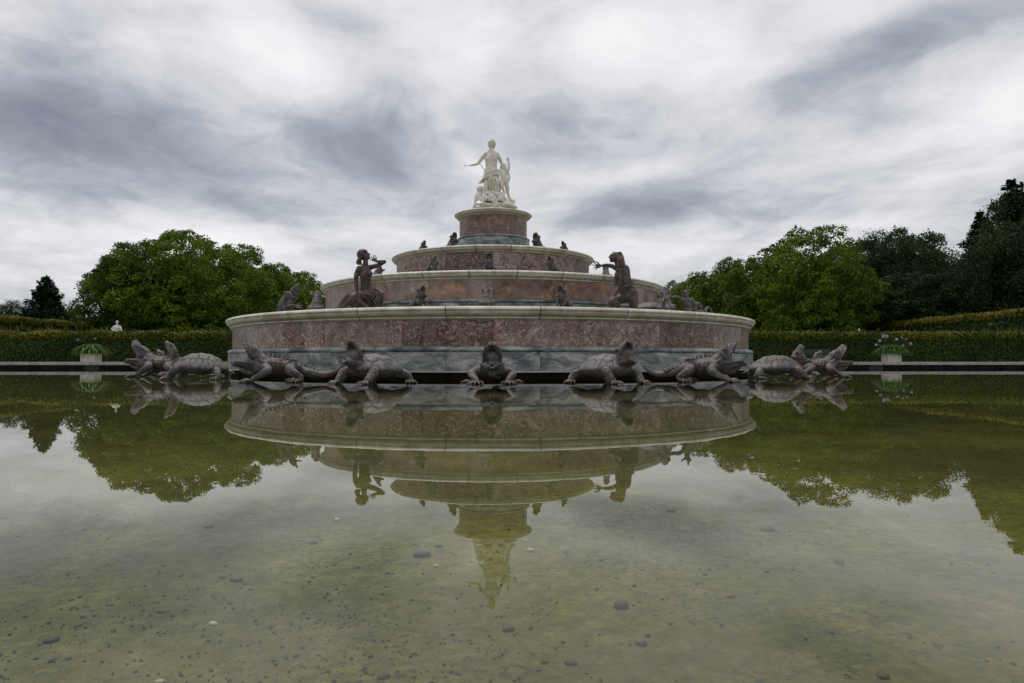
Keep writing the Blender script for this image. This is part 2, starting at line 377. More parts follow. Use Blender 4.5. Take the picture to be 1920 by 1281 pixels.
# ------------------------------------------------------------------ the fountain
fo = thing('fountain', 'four tiered round fountain of red and grey marble standing in the pool', 'fountain', (0, FY, 0))
def cornice(R, zt, h, inner):
    k = h/.30
    p = [(inner, zt), (R-.16, zt-.004), (R-.09, zt-.012*k), (R-.045, zt-.026*k), (R-.014, zt-.048*k), (R, zt-.075*k), (R-.006, zt-.096*k), (R-.022, zt-.104*k), (R-.028, zt-.112*k)]
    for i in range(7):
        t = i/6; p.append((R-.034-.135*(1-math.cos(t*PI/2)), zt-.116*k-.108*k*math.sin(t*PI/2)))
    p += [(R-.172, zt-.234*k), (R-.140, zt-.246*k), (R-.140, zt-.274*k), (R-.172, zt-.280*k), (R-.19, zt-.30*k), (inner, zt-.30*k)]
    return p
def shrink(p, d, zc): return [(r-d, z-(d*.5 if z > zc else -d*.5)) for r, z in p]
#      R     ztop   corn_h nblock wallR nwall zbase   base R  base top
TI = [(8.52, 1.623, .300, 25, 8.31, 25, .17, 8.43, .72, 'red_marble', 1.4),
      (5.75, 2.790, .245, 28, 5.57, 20, 1.60, 5.68, 2.02, 'pink_marble', 1.4),
      (3.45, 3.844, .210, 20, 3.28, 14, 2.77, 3.37, 3.10, 'red_marble', 1.2),
      (1.335, 5.415, .200, 1, 1.157, 1, 3.82, 1.25, 4.57, 'rust_marble', .8)]
for ti, (R, zt, hc, nb, Rw, nw, zb, Rb, zbt, wm, dd) in enumerate(TI):
    inner = R-.75 if ti < 3 else .3
    cp = cornice(R, zt, hc, inner)
    if nb > 1:
        st = 2*PI/nb; g = .013/R
        me = sector('coping_stone', cp, -st/2+g, st/2-g, 8)
        for i in range(nb): link('coping_stone', me, 'cream_limestone', fo, rz=st*i)
        link('coping_joint', ringfull('coping_joint', shrink(cp, .03, zt-hc/2)), 'mortar', fo)
    else:
        link('coping_stone', ringfull('coping_stone', cp), 'cream_limestone', fo)
    link('ledge', disc('ledge', inner+.02, zt-.16, zt-.012), 'ledge_stone', fo)
    zw0, zw1 = zbt-.02, zt-hc+.012
    wp = [(Rw-.14, zw0), (Rw, zw0), (Rw, zw1), (Rw-.14, zw1)]
    bt = .13 if ti == 0 else .09
    tor = [(Rb-.22, zbt-bt)] + [(Rb-.04+.055*math.cos(t), zbt-bt*.55+bt*.45*math.sin(t)) for t in [(-.5+i/7)*PI for i in range(8)]] + [(Rw+.012, zbt+.004), (Rb-.22, zbt+.004)]
    bp_ = [(Rb-.2, zb), (Rb, zb), (Rb, zbt-bt-.004), (Rb-.2, zbt-bt-.004)]
    if nw > 1:
        st = 2*PI/nw; g = .003/R
        me = sector('marble_panel', wp, g, st-g, 8)
        for i in range(nw): link('marble_panel', me, wm, fo, rz=st*i)
        nbp = 25 if ti == 0 else nw
        st = 2*PI/nbp
        m1 = sector('base_moulding', tor, -st/2+g, st/2-g, 6); m2 = sector('base_slab', bp_, -st/2+g, st/2-g, 6)
        for i in range(nbp):
            link('base_moulding', m1, 'grey_marble', fo, rz=st*i); link('base_slab', m2, 'grey_marble', fo, rz=st*i)
    else:
        link('marble_panel', ringfull('marble_panel', wp), wm, fo); link('base_moulding', ringfull('base_moulding', tor), 'grey_marble', fo); link('base_slab', ringfull('base_slab', bp_), 'grey_marble', fo)
    link('wall_core', disc('wall_core', Rw-.09, zb+.01, zt-.17), 'mortar', fo)
link('foot_ledge', ringfull('foot_ledge', [(7.9, .125), (8.47, .125), (8.48, .14), (8.47, .166), (7.9, .166)]), 'grey_stone', fo)
link('footing', ringfull('footing', [(7.8, -.3), (8.34, -.3), (8.34, .122), (7.8, .122)]), 'wet_stone', fo)
# ------------------------------------------------------------------ sculpting kit
def V(*a): return np.array(a, float)
def nrm(a):
    a = np.asarray(a, float); return a/(np.linalg.norm(a)+1e-9)
class Sculpt:
    def __init__(s, k=1.0): s.v = []; s.f = []; s.k = k
    def add(s, v, f):
        o = len(s.v); s.v += [tuple(p) for p in v]; s.f += [tuple(i+o for i in q) for q in f]
    def ell(s, c, r, fwd=None, up=None, n=12, m=9):
        """ellipsoid: r=(side, forward, up)"""
        c = np.asarray(c, float); r = (r, r, r) if np.isscalar(r) else r
        F = nrm(fwd) if fwd is not None else V(0, -1, 0); U = np.asarray(up, float) if up is not None else V(0, 0, 1)
        X = nrm(np.cross(F, U)) if abs(np.dot(F, nrm(U))) < .99 else nrm(np.cross(F, V(1, 0, 0))); U = np.cross(X, F)
        v = [c+U*r[2]]; f = []
        for j in range(1, m):
            ph = PI*j/m
            for i in range(n):
                t = 2*PI*i/n; v.append(c+X*r[0]*math.sin(ph)*math.cos(t)+F*r[1]*math.sin(ph)*math.sin(t)+U*r[2]*math.cos(ph))
        v.append(c-U*r[2]); L = len(v)-1
        for i in range(n):
            k = (i+1) % n; f.append((0, 1+i, 1+k)); f.append((L, L-n+k, L-n+i))
            for j in range(m-2):
                a_ = 1+j*n; f.append((a_+i, a_+n+i, a_+n+k, a_+k))
        s.add(v, f); return s
    def limb(s, pts, rad, up=(0, 0, 1), seg=12, sub=4, cap=True):
        P = [np.asarray(p, float) for p in pts]; R = [(V(r, r) if np.isscalar(r) else V(*r))*s.k for r in rad]
        if sub > 1 and len(P) > 2:
            Q, T = [], []
            for i in range(len(P)-1):
                p0, p1, p2, p3 = P[max(i-1, 0)], P[i], P[i+1], P[min(i+2, len(P)-1)]
                for k in range(sub):
                    t = k/sub
                    Q.append(.5*((2*p1)+(p2-p0)*t+(2*p0-5*p1+4*p2-p3)*t*t+(3*p1-p0-3*p2+p3)*t**3)); tt = t*t*(3-2*t); T.append(R[i]*(1-tt)+R[i+1]*tt)
            Q.append(P[-1]); T.append(R[-1]); P, R = Q, T
        n = len(P); d = [nrm(P[min(i+1, n-1)]-P[max(i-1, 0)]) for i in range(n)]
        if cap:
            r0, r1 = R[0].mean(), R[-1].mean()
            pre = [(P[0]-d[0]*r0*k, R[0]*q, d[0]) for k, q in ((.95, .25), (.72, .68), (.4, .92))]
            post = [(P[-1]+d[-1]*r1*k, R[-1]*q, d[-1]) for k, q in ((.4, .92), (.72, .68), (.95, .25))]
            P = [x[0] for x in pre]+P+[x[0] for x in post]; R = [x[1] for x in pre]+R+[x[1] for x in post]; d = [x[2] for x in pre]+d+[x[2] for x in post]
        U = np.asarray(up, float); v, f = [], []
        if abs(np.dot(nrm(U), d[0])) > .93: U = V(0, 1, 0) if abs(d[0][1]) < .8 else V(1, 0, 0)
        for p, r, dd in zip(P, R, d):
            X = nrm(np.cross(dd, U)); Y = np.cross(X, dd)
            if len(v) == 0 or True: U = nrm(U*.0+Y) if abs(np.dot(nrm(U), dd)) > .8 else U
            for i in range(seg):
                t = 2*PI*i/seg; v.append(p+X*r[0]*math.cos(t)+Y*r[1]*math.sin(t))
        for j in range(len(P)-1):
            for i in range(seg):
                k = (i+1) % seg; f.append((j*seg+i, j*seg+k, (j+1)*seg+k, (j+1)*seg+i))
        f.append(tuple(reversed(range(seg)))); f.append(tuple(len(v)-seg+i for i in range(seg)))
        s.add(v, f); return s
    def scoop(s, o, fwd, up, L, W, H, t, pw=2.2, taper=.55, curl=0):
        o = np.asarray(o, float); F = nrm(fwd); U = nrm(np.asarray(up)-F*np.dot(up, F)); X = np.cross(F, U)
        nu, nv = 10, 11; v, f = [], []
        for k in (0, 1):
            for i in range(nu):
                u = i/(nu-1); w = W*max(.16, (1-u**pw))**.5; h = H*(1-taper*u)
                ww, hh = (w, h) if k == 0 else (max(w-t, .004), max(h-t, .004))
                uu = u*L if k == 0 else u*(L-t)
                for j in range(nv):
                    a_ = (-.5+j/(nv-1))*PI
                    v.append(o+F*uu+X*ww*math.sin(a_)+U*(hh*math.cos(a_)+curl*u*u))
        N = nu*nv
        for i in range(nu-1):
            for j in range(nv-1):
                q = (i*nv+j, i*nv+j+1, (i+1)*nv+j+1, (i+1)*nv+j); f.append(q); f.append(tuple(N+x for x in reversed(q)))
        bd = [i*nv for i in range(nu)]+[(nu-1)*nv+j for j in range(1, nv)]+[i*nv+nv-1 for i in range(nu-2, -1, -1)]+[j for j in range(nv-2, 0, -1)]
        for a_, c in zip(bd, bd[1:]+bd[:1]): f.append((a_, c, N+c, N+a_))
        s.add(v, f); return s
    def mesh(s, name, m, vox=.014, smooth=3, sf=.5, disp=0, dscale=.1, seed=0):
        me = meshdata(name, s.v, s.f)
        import bmesh
        bm = bmesh.new(); bm.from_mesh(me); bmesh.ops.recalc_face_normals(bm, faces=bm.faces[:]); bm.to_mesh(me); bm.free()
        ob = bpy.data.objects.new(name+'_tmp', me); COL.objects.link(ob)
        r = ob.modifiers.new('r', 'REMESH'); r.mode = 'VOXEL'; r.voxel_size = vox; r.use_smooth_shade = True
        if smooth:
            q = ob.modifiers.new('s', 'SMOOTH'); q.factor = sf; q.iterations = smooth
        if disp:
            t = bpy.data.textures.new(name, 'CLOUDS'); t.noise_scale = dscale; t.noise_depth = 3
            q = ob.modifiers.new('d', 'DISPLACE'); q.texture = t; q.strength = disp; q.mid_level = .5
        dg = bpy.context.evaluated_depsgraph_get(); dg.update()
        out = bpy.data.meshes.new_from_object(ob.evaluated_get(dg)); out.name = name
        bpy.data.objects.remove(ob); out.materials.clear(); out.materials.append(MATS[m]); out.shade_smooth()
        return out
def toes(S, p, d, n, L, r, spread=.9, claw=True, lift=.0):
    d = nrm(d); X = nrm(np.cross(d, V(0, 0, 1)))
    for i in range(n):
        a_ = spread*(i/(n-1)-.5); q = nrm(d*math.cos(a_)+X*math.sin(a_)); p = np.asarray(p, float)
        b0 = p+q*L*.15+X*(i/(n-1)-.5)*r*3.0
        S.limb([b0, b0+q*L*.5+V(0, 0, r*1.3+lift), b0+q*L*.95+V(0, 0, -r*.2)], [r*1.15, r, r*.75], sub=2, seg=8)
        if claw: S.limb([b0+q*L*.95+V(0, 0, 0), b0+q*L*1.2+V(0, 0, -r*.6), b0+q*L*1.32+V(0, 0, -r*1.8)], [r*.6, r*.42, r*.12], sub=2, seg=7)
# ---- open-mouthed lizard, facing -Y, z=0 at the water
def lizard():
    S = Sculpt()
    S.limb([(0, -.12, .33), (0, .05, .31), (0, .28, .30), (.01, .52, .27), (.02, .72, .24)], [(.15, .14), (.185, .165), (.19, .155), (.16, .135), (.125, .11)])
    S.limb([(.02, .68, .24), (.05, .95, .17), (.1, 1.2, .13), (.13, 1.4, .17), (.12, 1.56, .31)], [(.11, .10), (.08, .075), (.056, .055), (.038, .042), (.010, .014)])
    S.limb([(0, .12, .34), (0, .0, .42), (0, -.04, .50)], [(.15, .15), (.14, .15), (.13, .13)])
    F = V(0, -.50, .87); U = V(0, .87, .50); o = V(0, -.13, .42)
    S.ell((0, -.07, .50), (.145, .17, .14), F, U)
    S.scoop(o, F, U, .40, .160, .185, .045, 2.8, .42)
    S.scoop(V(0, -.05, .34), V(0, -1, .06), V(0, -.06, -1), .43, .150, .125, .040, 4.0, .45)
    S.limb([(0, -.02, .22), (0, -.2, .19), (0, -.34, .25)], [(.08, .08), (.055, .055), (.025, .025)])
    for s in (-1, 1):
        e_ = o+F*.14+U*.115+V(s*.098, 0, 0)
        S.ell(e_, (.042, .05, .042), F, U); S.limb([e_+U*.03-F*.07, e_+U*.045, e_+U*.02+F*.07], [.015, .024, .014], seg=8)
        S.ell(o+F*.33+U*.088+V(s*.045, 0, 0), .022)
        S.limb([o+V(s*.150, 0, 0)+F*.02, o+V(s*.155, 0, 0)+F*.18, o+V(s*.115, 0, 0)+F*.33], [.02, .019, .016], seg=8)      # lip
        S.limb([V(s*.148, -.08, .35), V(s*.143, -.26, .37), V(s*.10, -.42, .385)], [.022, .02, .016], seg=8)
        S.limb([V(s*.14, .0, .42), V(s*.175, .08, .36), V(s*.12, .16, .34)], [.026, .038, .026], seg=8)
        S.limb([V(s*.12, -.03, .28), V(s*.155, .06, .26), V(s*.13, .14, .24)], [.022, .03, .022], seg=8)
        S.limb([(s*.11, .06, .28), (s*.28, .16, .23), (s*.35, .12, .18), (s*.27, -.06, .08), (s*.25, -.15, .025)], [.095, .088, .074, .052, .042])
        toes(S, (s*.25, -.17, .02), (s*.25, -1, 0), 5, .14, .021, 1.4)
        S.limb([(s*.08, .62, .22), (s*.25, .56, .24), (s*.35, .62, .18), (s*.32, .78, .08), (s*.36, .70, .025)], [.10, .10, .078, .050, .040])
        toes(S, (s*.36, .69, .02), (s*.6, -.8, 0), 5, .15, .020, 1.3)
        for k in range(7): S.limb([(s*.175, -.02+k*.085, .37), (s*.195, .0+k*.085, .29), (s*.155, .02+k*.085, .2)], [.012, .019, .010], seg=6)
    rr = random.Random(5)
    for k in range(150):
        y = rr.uniform(-.05, .7); a_ = rr.uniform(-1.35, 1.35); w = .17-.06*max(0, y-.4)/.3; S.ell((w*math.sin(a_), y, .30-.05*max(0, y-.3)+.145*math.cos(a_)), rr.uniform(.012, .022), n=6, m=5)
    return S.mesh('lizard_body', 'weathered_lead', .0105, 2, .4, .016, .03)
def crest_mesh():
    S = Sculpt()
    pts = [(-.02, .59, .05), (.05, .53, .06), (.13, .485, .07), (.21, .475, .07), (.29, .465, .07), (.37, .45, .065), (.45, .435, .06), (.53, .415, .055), (.61, .39, .05), (.69, .36, .045), (.77, .325, .04), (.85, .29, .035), (.93, .265, .03), (1.02, .225, .024), (1.1, .20, .02)]
    for i, (y, z, h) in enumerate(pts):
        x = .05*max(0, y-.6)*2
        S.limb([(x, y, z-.03), (x+.004*(-1)**i, y+.01, z+h*.45), (x, y+.035, z+h*.9)], [(.016, .04), (.012, .03), (.005, .010)], up=(0, 1, 0), seg=8, sub=2)
    S.limb([(0, y, z-.02) for y, z, h in pts[::2]], [(.02, .02)]*len(pts[::2]), seg=8, sub=2)
    return S.mesh('back_crest', 'weathered_lead', .010, 1)
# ---- turtles
def turtle_shell():
    nr, na = 52, 200; L, Wd, H, zr = .52, .41, .265, .245
    sc = [(0, y) for y in (-.40, -.21, 0, .21, .40)]+[(s*.215, y) for s in (-1, 1) for y in (-.30, -.10, .11, .31)]
    for i in range(24):
        t = 2*PI*(i+.5)/24; sc.append((.385*math.cos(t), .50*math.sin(t)))
    sc = np.array(sc); v, f = [], []
    for j in range(nr+1):
        q = j/nr; fl = 1.0+.07*(max(0, q-.80)/.20)**2
        for i in range(na):
            t = 2*PI*i/na; x, y = Wd*q*fl*math.cos(t), L*q*fl*math.sin(t)
            z = zr+H*max(0, 1-q**2.3)**.75+.035*math.exp(-((q-1)/.08)**2)*0+.02*max(0, q-.9)*0
            d = np.sort(np.hypot(sc[:, 0]-x, sc[:, 1]-y)); g = d[1]-d[0]
            z += .020*min(1, (g/.022)**2)-.020+.006*math.exp(-(d[0]/.07)**2)+.0025*math.sin(d[0]*190)
            v.append((x, y, z-.05*(y/L)*.4))
    for j in range(nr):
        for i in range(na):
            k = (i+1) % na; f.append((j*na+i, (j+1)*na+i, (j+1)*na+k, j*na+k))
    o = len(v)
    for i in range(na):
        x, y, z = v[nr*na+i]; v.append((x*.985, y*.985, z-.028))
    for i in range(na): k = (i+1) % na; f.append((nr*na+i, o+i, o+k, nr*na+k))
    o2 = len(v)
    for i in range(na): x, y, z = v[o+i]; v.append((x*.74, y*.78, .17))
    for i in range(na): k = (i+1) % na; f.append((o+i, o2+i, o2+k, o+k))
    f.append(tuple(o2+i for i in range(na)))
    me = meshdata('shell', v, f, True); me.materials.append(MATS['lead_shell']); return me
def turtle(openm):
    S = Sculpt()
    S.ell((0, 0, .20), (.34, .46, .11))
    if openm:
        S.limb([(0, -.3, .24), (0, -.42, .28), (0, -.48, .35), (0, -.50, .43)], [(.15, .13), (.145, .13), (.135, .13), (.125, .125)])
        F, U = V(0, -.30, .95), V(0, .95, .30); o = V(0, -.51, .42)
        S.ell(o+U*.02+F*.03, (.145, .145, .14), F, U)
        S.scoop(o, F, U, .33, .155, .19, .042, 2.6, .5)
        S.scoop(V(0, -.50, .37), V(0, -1, .24), V(0, -.24, -1), .26, .150, .115, .040, 2.6, .4)
        S.ell((0, -.60, .41), (.06, .10, .03), (0, -1, .28))
        ey = o+F*.12+U*.12
    else:
        S.limb([(0, -.3, .24), (0, -.44, .30), (0, -.52, .42), (0, -.56, .54)], [(.12, .11), (.105, .10), (.085, .09), (.075, .08)])
        F, U = V(0, -.62, .78), V(0, .78, .62); o = V(0, -.58, .58)
        S.limb([o-F*.08, o+F*.03, o+F*.13, o+F*.20], [(.075, .075), (.09, .085), (.065, .06), (.025, .03)], up=U)
        ey = o+F*.07+U*.05
    for s in (-1, 1):
        S.ell(ey+V(s*.112 if openm else s*.07, 0, 0), (.032, .038, .034), F, U)
        S.limb([(s*.24, -.28, .22), (s*.33, -.40, .20), (s*.33, -.50, .10), (s*.31, -.56, .03)], [.085, .082, .068, .06])
        for k in range(7):
            t = k/6; c = V(s*.33, -.38-.15*t, .21-.16*t); S.ell(c, (.094-.018*t, .020, .090-.015*t), (0, -.6, -.5))
        toes(S, (s*.31, -.57, .02), (s*.25, -1, 0), 5, .12, .020, 1.1)
        S.limb([(s*.20, .30, .20), (s*.33, .40, .16), (s*.40, .44, .09), (s*.42, .42, .03)], [.085, .078, .062, .05])
        toes(S, (s*.42, .41, .02), (s*.8, -.5, 0), 4, .11, .019, 1.1)
        S.limb([(s*.06, -.40, .20), (s*.09, -.5, .24), (s*.05, -.58, .30)], [.025, .03, .02], seg=8)
    S.limb([(0, .42, .2), (0, .56, .16), (.03, .68, .12)], [.05, .035, .012])
    return S.mesh('turtle_body', 'weathered_lead', .0105, 2, .4, .016, .03)
# ---- small crouching frog, facing -Y, mouth thrown open to the sky
def frog():
    S = Sculpt()
    S.limb([(0, .30, .12), (0, .14, .20), (0, -.02, .30), (0, -.06, .40)], [(.14, .11), (.19, .16), (.155, .14), (.12, .12)])
    F = V(0, -.30, .95); U = V(0, .95, .30)
    S.ell((0, -.05, .42), (.13, .10, .11), F, U)
    S.scoop((0, -.07, .42), F, U, .27, .155, .165, .04, 3.6, .5)
    S.scoop((0, -.03, .36), V(0, -.96, .26), V(0, -.26, -.96), .27, .155, .11, .04, 3.2, .45)
    S.limb([(0, .12, .26), (0, .05, .36), (0, .0, .44)], [(.17, .15), (.15, .13), (.13, .12)])
    for s in (-1, 1):
        S.ell(V(s*.10, .03, .54), .048)
        S.limb([(s*.13, -.0, .28), (s*.21, -.05, .20), (s*.17, -.15, .10), (s*.16, -.19, .02)], [.055, .05, .036, .03]); toes(S, (s*.16, -.2, .015), (s*.2, -1, 0), 4, .09, .014, 1.3, False)
        S.limb([(s*.12, .28, .13), (s*.25, .12, .17), (s*.22, .24, .06), (s*.26, .12, .03)], [.09, .075, .045, .03]); toes(S, (s*.26, .12, .015), (s*.5, -1, 0), 4, .12, .014, 1.2, False)
    return S.mesh('frog_body', 'weathered_lead', .011, 3, .5, .010, .03)
def eyeball(r): return Sculpt().ell((0, 0, 0), r, n=10, m=7)
liz_m, crest_m, shell_m = lizard(), crest_mesh(), turtle_shell()
tur_o, tur_c, frog_m = turtle(True), turtle(False), frog()
eye_s = eyeball(.022); eye_m = meshdata('eye', eye_s.v, eye_s.f, True); eye_m.materials.append(MATS['mouth_dark'])
def tongue_mesh(L, w):
    S = Sculpt(); S.limb([(0, 0, 0), (0, -L*.5, .012), (0, -L, .03)], [(w, .014), (w*.9, .014), (w*.4, .01)], seg=10, sub=3); me = meshdata('tongue', S.v, S.f, True); me.materials.append(MATS['mouth_dark']); return me
ton_m = tongue_mesh(.26, .055)
def mk_lizard(label, loc, rz, sc, crest=True):
    t = thing('lizard_statue', label, 'statue', loc, rz, 'lead lizards crouching round the fountain foot', sc)
    bd = link('lizard_body', liz_m, None, t)
    if crest: link('back_crest', crest_m, None, t)
    for s in (-1, 1): link('eye', eye_m, None, t, (s*.122, -.113, .602))
    link('tongue', ton_m, None, t, (0, -.12, .345)); return t
def mk_turtle(label, loc, rz, sc, openm):
    t = thing('turtle_statue', label, 'statue', loc, rz, 'lead turtles crouching round the fountain foot', sc)
    link('turtle_body', tur_o if openm else tur_c, None, t); link('shell', shell_m, None, t)
    for s in (-1, 1): link('eye', eye_m, None, t, (s*.142, -.432, .570) if openm else (s*.085, -.584, .666))
    return t
R_ = math.radians
def wl(px, Y, z=0): p = at_y(px, 700, Y); return (p.x, p.y, z)
mk_lizard('crested lead lizard gaping leftwards, outermost of the creatures left of the fountain', wl(275, 17.3), R_(-84), (1.16, 1.05, 1.12))
mk_turtle('lead turtle left of the fountain, mouth shut and long neck raised', wl(377, 15.0), R_(-82), (1.08, 1.0, 1.08), False)
mk_lizard('lead lizard gaping leftwards at the left foot of the fountain, tail curled along its base', wl(485, 13.0), R_(-72), (1.0, .95, 1.0))
mk_turtle('lead turtle with gaping beak turned to the left of the middle lizard', wl(703, 12.3), R_(-33), (1.02, 1.0, 1.0), True)
mk_lizard('lead lizard facing straight forward with its mouth wide open before the fountain', wl(923, 12.0), R_(0), (1.0, 1.0, .88), False)
mk_turtle('lead turtle with gaping beak turned to the right of the middle lizard', wl(1135, 12.3), R_(33), (1.02, 1.0, 1.0), True)
mk_lizard('lead lizard gaping rightwards at the right foot of the fountain, spiny crest and raised tail', wl(1352, 13.0), R_(68), (1.0, .95, 1.0))
mk_turtle('lead turtle right of the fountain with open beak beside the outermost right lizard', wl(1453, 15.2), R_(80), (1.08, 1.0, 1.0), True)
mk_lizard('lead lizard gaping rightwards, outermost of the creatures right of the fountain', wl(1560, 16.6), R_(82), (1.1, 1.0, .98))
mk_turtle('lead turtle half hidden behind the outermost left lizard, only its head showing', wl(338, 19.6), R_(-100), (1.0, 1.0, .95), False)
mk_turtle('lead turtle half hidden behind the outermost right lizard, only its head showing', wl(1497, 19.0), R_(100), (1.0, 1.0, .9), False)
# ---- frogs on the ledges
def mk_frog(label, px, Y, z, rz, s):
    p = at_y(px, 500, Y)
    t = thing('frog_statue', label, 'statue', (p.x, p.y, z), R_(rz), 'lead frogs sitting on the fountain ledges', (s*.80, s*.78, s))
    link('frog_body', frog_m, None, t)
    return t
z1, z2, z3 = 1.623, 2.79, 3.844
mk_frog('lead frog gaping to the right on the lowest ledge beside the left seated woman', 788, 16.9, z1, 60, .87)
mk_frog('lead frog seen from behind in the middle of the lowest ledge', 911, 16.6, z1, 180, .85)
mk_frog('lead frog gaping to the left on the lowest ledge beside the right kneeling woman', 1055, 16.8, z1, -55, .87)
mk_frog('lead frog with its back turned on the lowest ledge, far left by the reclining figure', 594, 18.6, z1, 180, .92)
mk_frog('lead frog with its back turned on the lowest ledge, far right by the reclining figure', 1246, 18.4, z1, 180, 1.08)
mk_frog('lead frog gaping to the right on the second ledge, left of the middle one', 812, 19.5, z2, 70, .82)
mk_frog('lead frog gaping straight forward in the middle of the second ledge', 917, 19.2, z2, 0, .84)
mk_frog('lead frog gaping to the left on the second ledge, right of the middle one', 1034, 19.5, z2, -65, .80)
mk_frog('lead frog on the second ledge showing past the raised arm of the left woman', 711, 20.6, z2, 110, .72)
mk_frog('lead frog on the second ledge under the outstretched hand of the right woman', 1136, 20.8, z2, 180, .74)
mk_frog('lead frog on the third ledge, outermost on the left', 793, 22.9, z3, 62, .72)
mk_frog('lead frog on the third ledge close to the left side of the top drum', 849, 22.4, z3, 50, .98)
mk_frog('lead frog on the third ledge close to the right side of the top drum', 1007, 22.4, z3, -40, .98)
mk_frog('lead frog on the third ledge, outermost on the right', 1058, 22.9, z3, -62, .72)
# ------------------------------------------------------------------ human figures
def head(S, c, F, U, s=1.0, H=None):
    c = np.asarray(c, float); F = nrm(F); U = nrm(np.asarray(U, float)-F*np.dot(U, F)); X = np.cross(F, U)
    def q(x, f, u): return c+(X*x+F*f+U*u)*s
    S.ell(q(0, -.012, .03), (.076*s, .094*s, .088*s), F, U); S.ell(q(0, .014, -.02), (.060*s, .064*s, .092*s), F, U)
    S.ell(q(0, .048, -.088), (.030*s, .028*s, .026*s), F, U)
    S.limb([q(0, .080, .022), q(0, .108, -.020), q(0, .092, -.032)], [.011*s, .014*s, .013*s], up=U, seg=8, sub=2)
    S.limb([q(-.045, .072, .026), q(0, .088, .032), q(.045, .072, .026)], [.010*s, .012*s, .010*s], seg=8, sub=2)
    S.ell(q(0, .076, -.052), (.022*s, .011*s, .007*s), F, U); S.ell(q(0, .070, -.066), (.018*s, .011*s, .006*s), F, U)
    for k in (-1, 1):
        S.ell(q(k*.031, .076, .006), (.014*s, .010*s, .009*s), F, U); S.ell(q(k*.076, -.01, -.01), (.010*s, .018*s, .028*s), F, U)
        S.ell(q(k*.042, .05, -.03), (.025*s, .025*s, .025*s), F, U)
    if H is not None:
        H.ell(q(0, -.03, .045), (.086*s, .098*s, .088*s), F, U)
        for i in range(11):
            a_ = (-.5+i/10)*PI*1.1; X1 = math.sin(a_)
            H.limb([q(.07*X1, .062*math.cos(a_*.8), .098), q(.090*X1, .0, .105-.03*abs(X1)), q(.092*X1, -.07, .04), q(.06*X1, -.115, -.02)], [.011*s, .015*s, .016*s, .012*s], seg=7, sub=3)
    return q
def hand(S, w, d, nml, s=1.0, spread=.5, curl=.25, side=1):
    w = np.asarray(w, float); d = nrm(d); N = nrm(np.asarray(nml, float)-d*np.dot(nml, d)); X = np.cross(d, N)*side
    S.ell(w+d*.05*s, (.042*s, .058*s, .018*s), d, N)
    for i, (L, o) in enumerate(((.080, -.030), (.090, -.010), (.083, .010), (.066, .030))):
        a_ = spread*(i/3-.5)*1.2; q = nrm(d*math.cos(a_)+X*math.sin(a_)); b0 = w+d*.09*s+X*o*s
        S.limb([b0-d*.02*s, b0+q*L*.45*s+N*curl*.01*s, b0+q*L*.8*s+N*curl*.05*s, b0+q*L*s*.95+N*curl*.10*s], [.0115*s, .0105*s, .0095*s, .0075*s], seg=7, sub=2)
    q = nrm(d*.55-X*.85)
    S.limb([w+d*.03*s-X*.03*s, w+d*.03*s-X*.03*s+q*.05*s, w+d*.05*s-X*.03*s+q*.085*s+d*.02*s], [.015*s, .013*s, .010*s], seg=8, sub=2)
def torso(S, pts, up=(0, 1, 0)): S.limb([p for p, r in pts], [r for p, r in pts], up=up, seg=18)
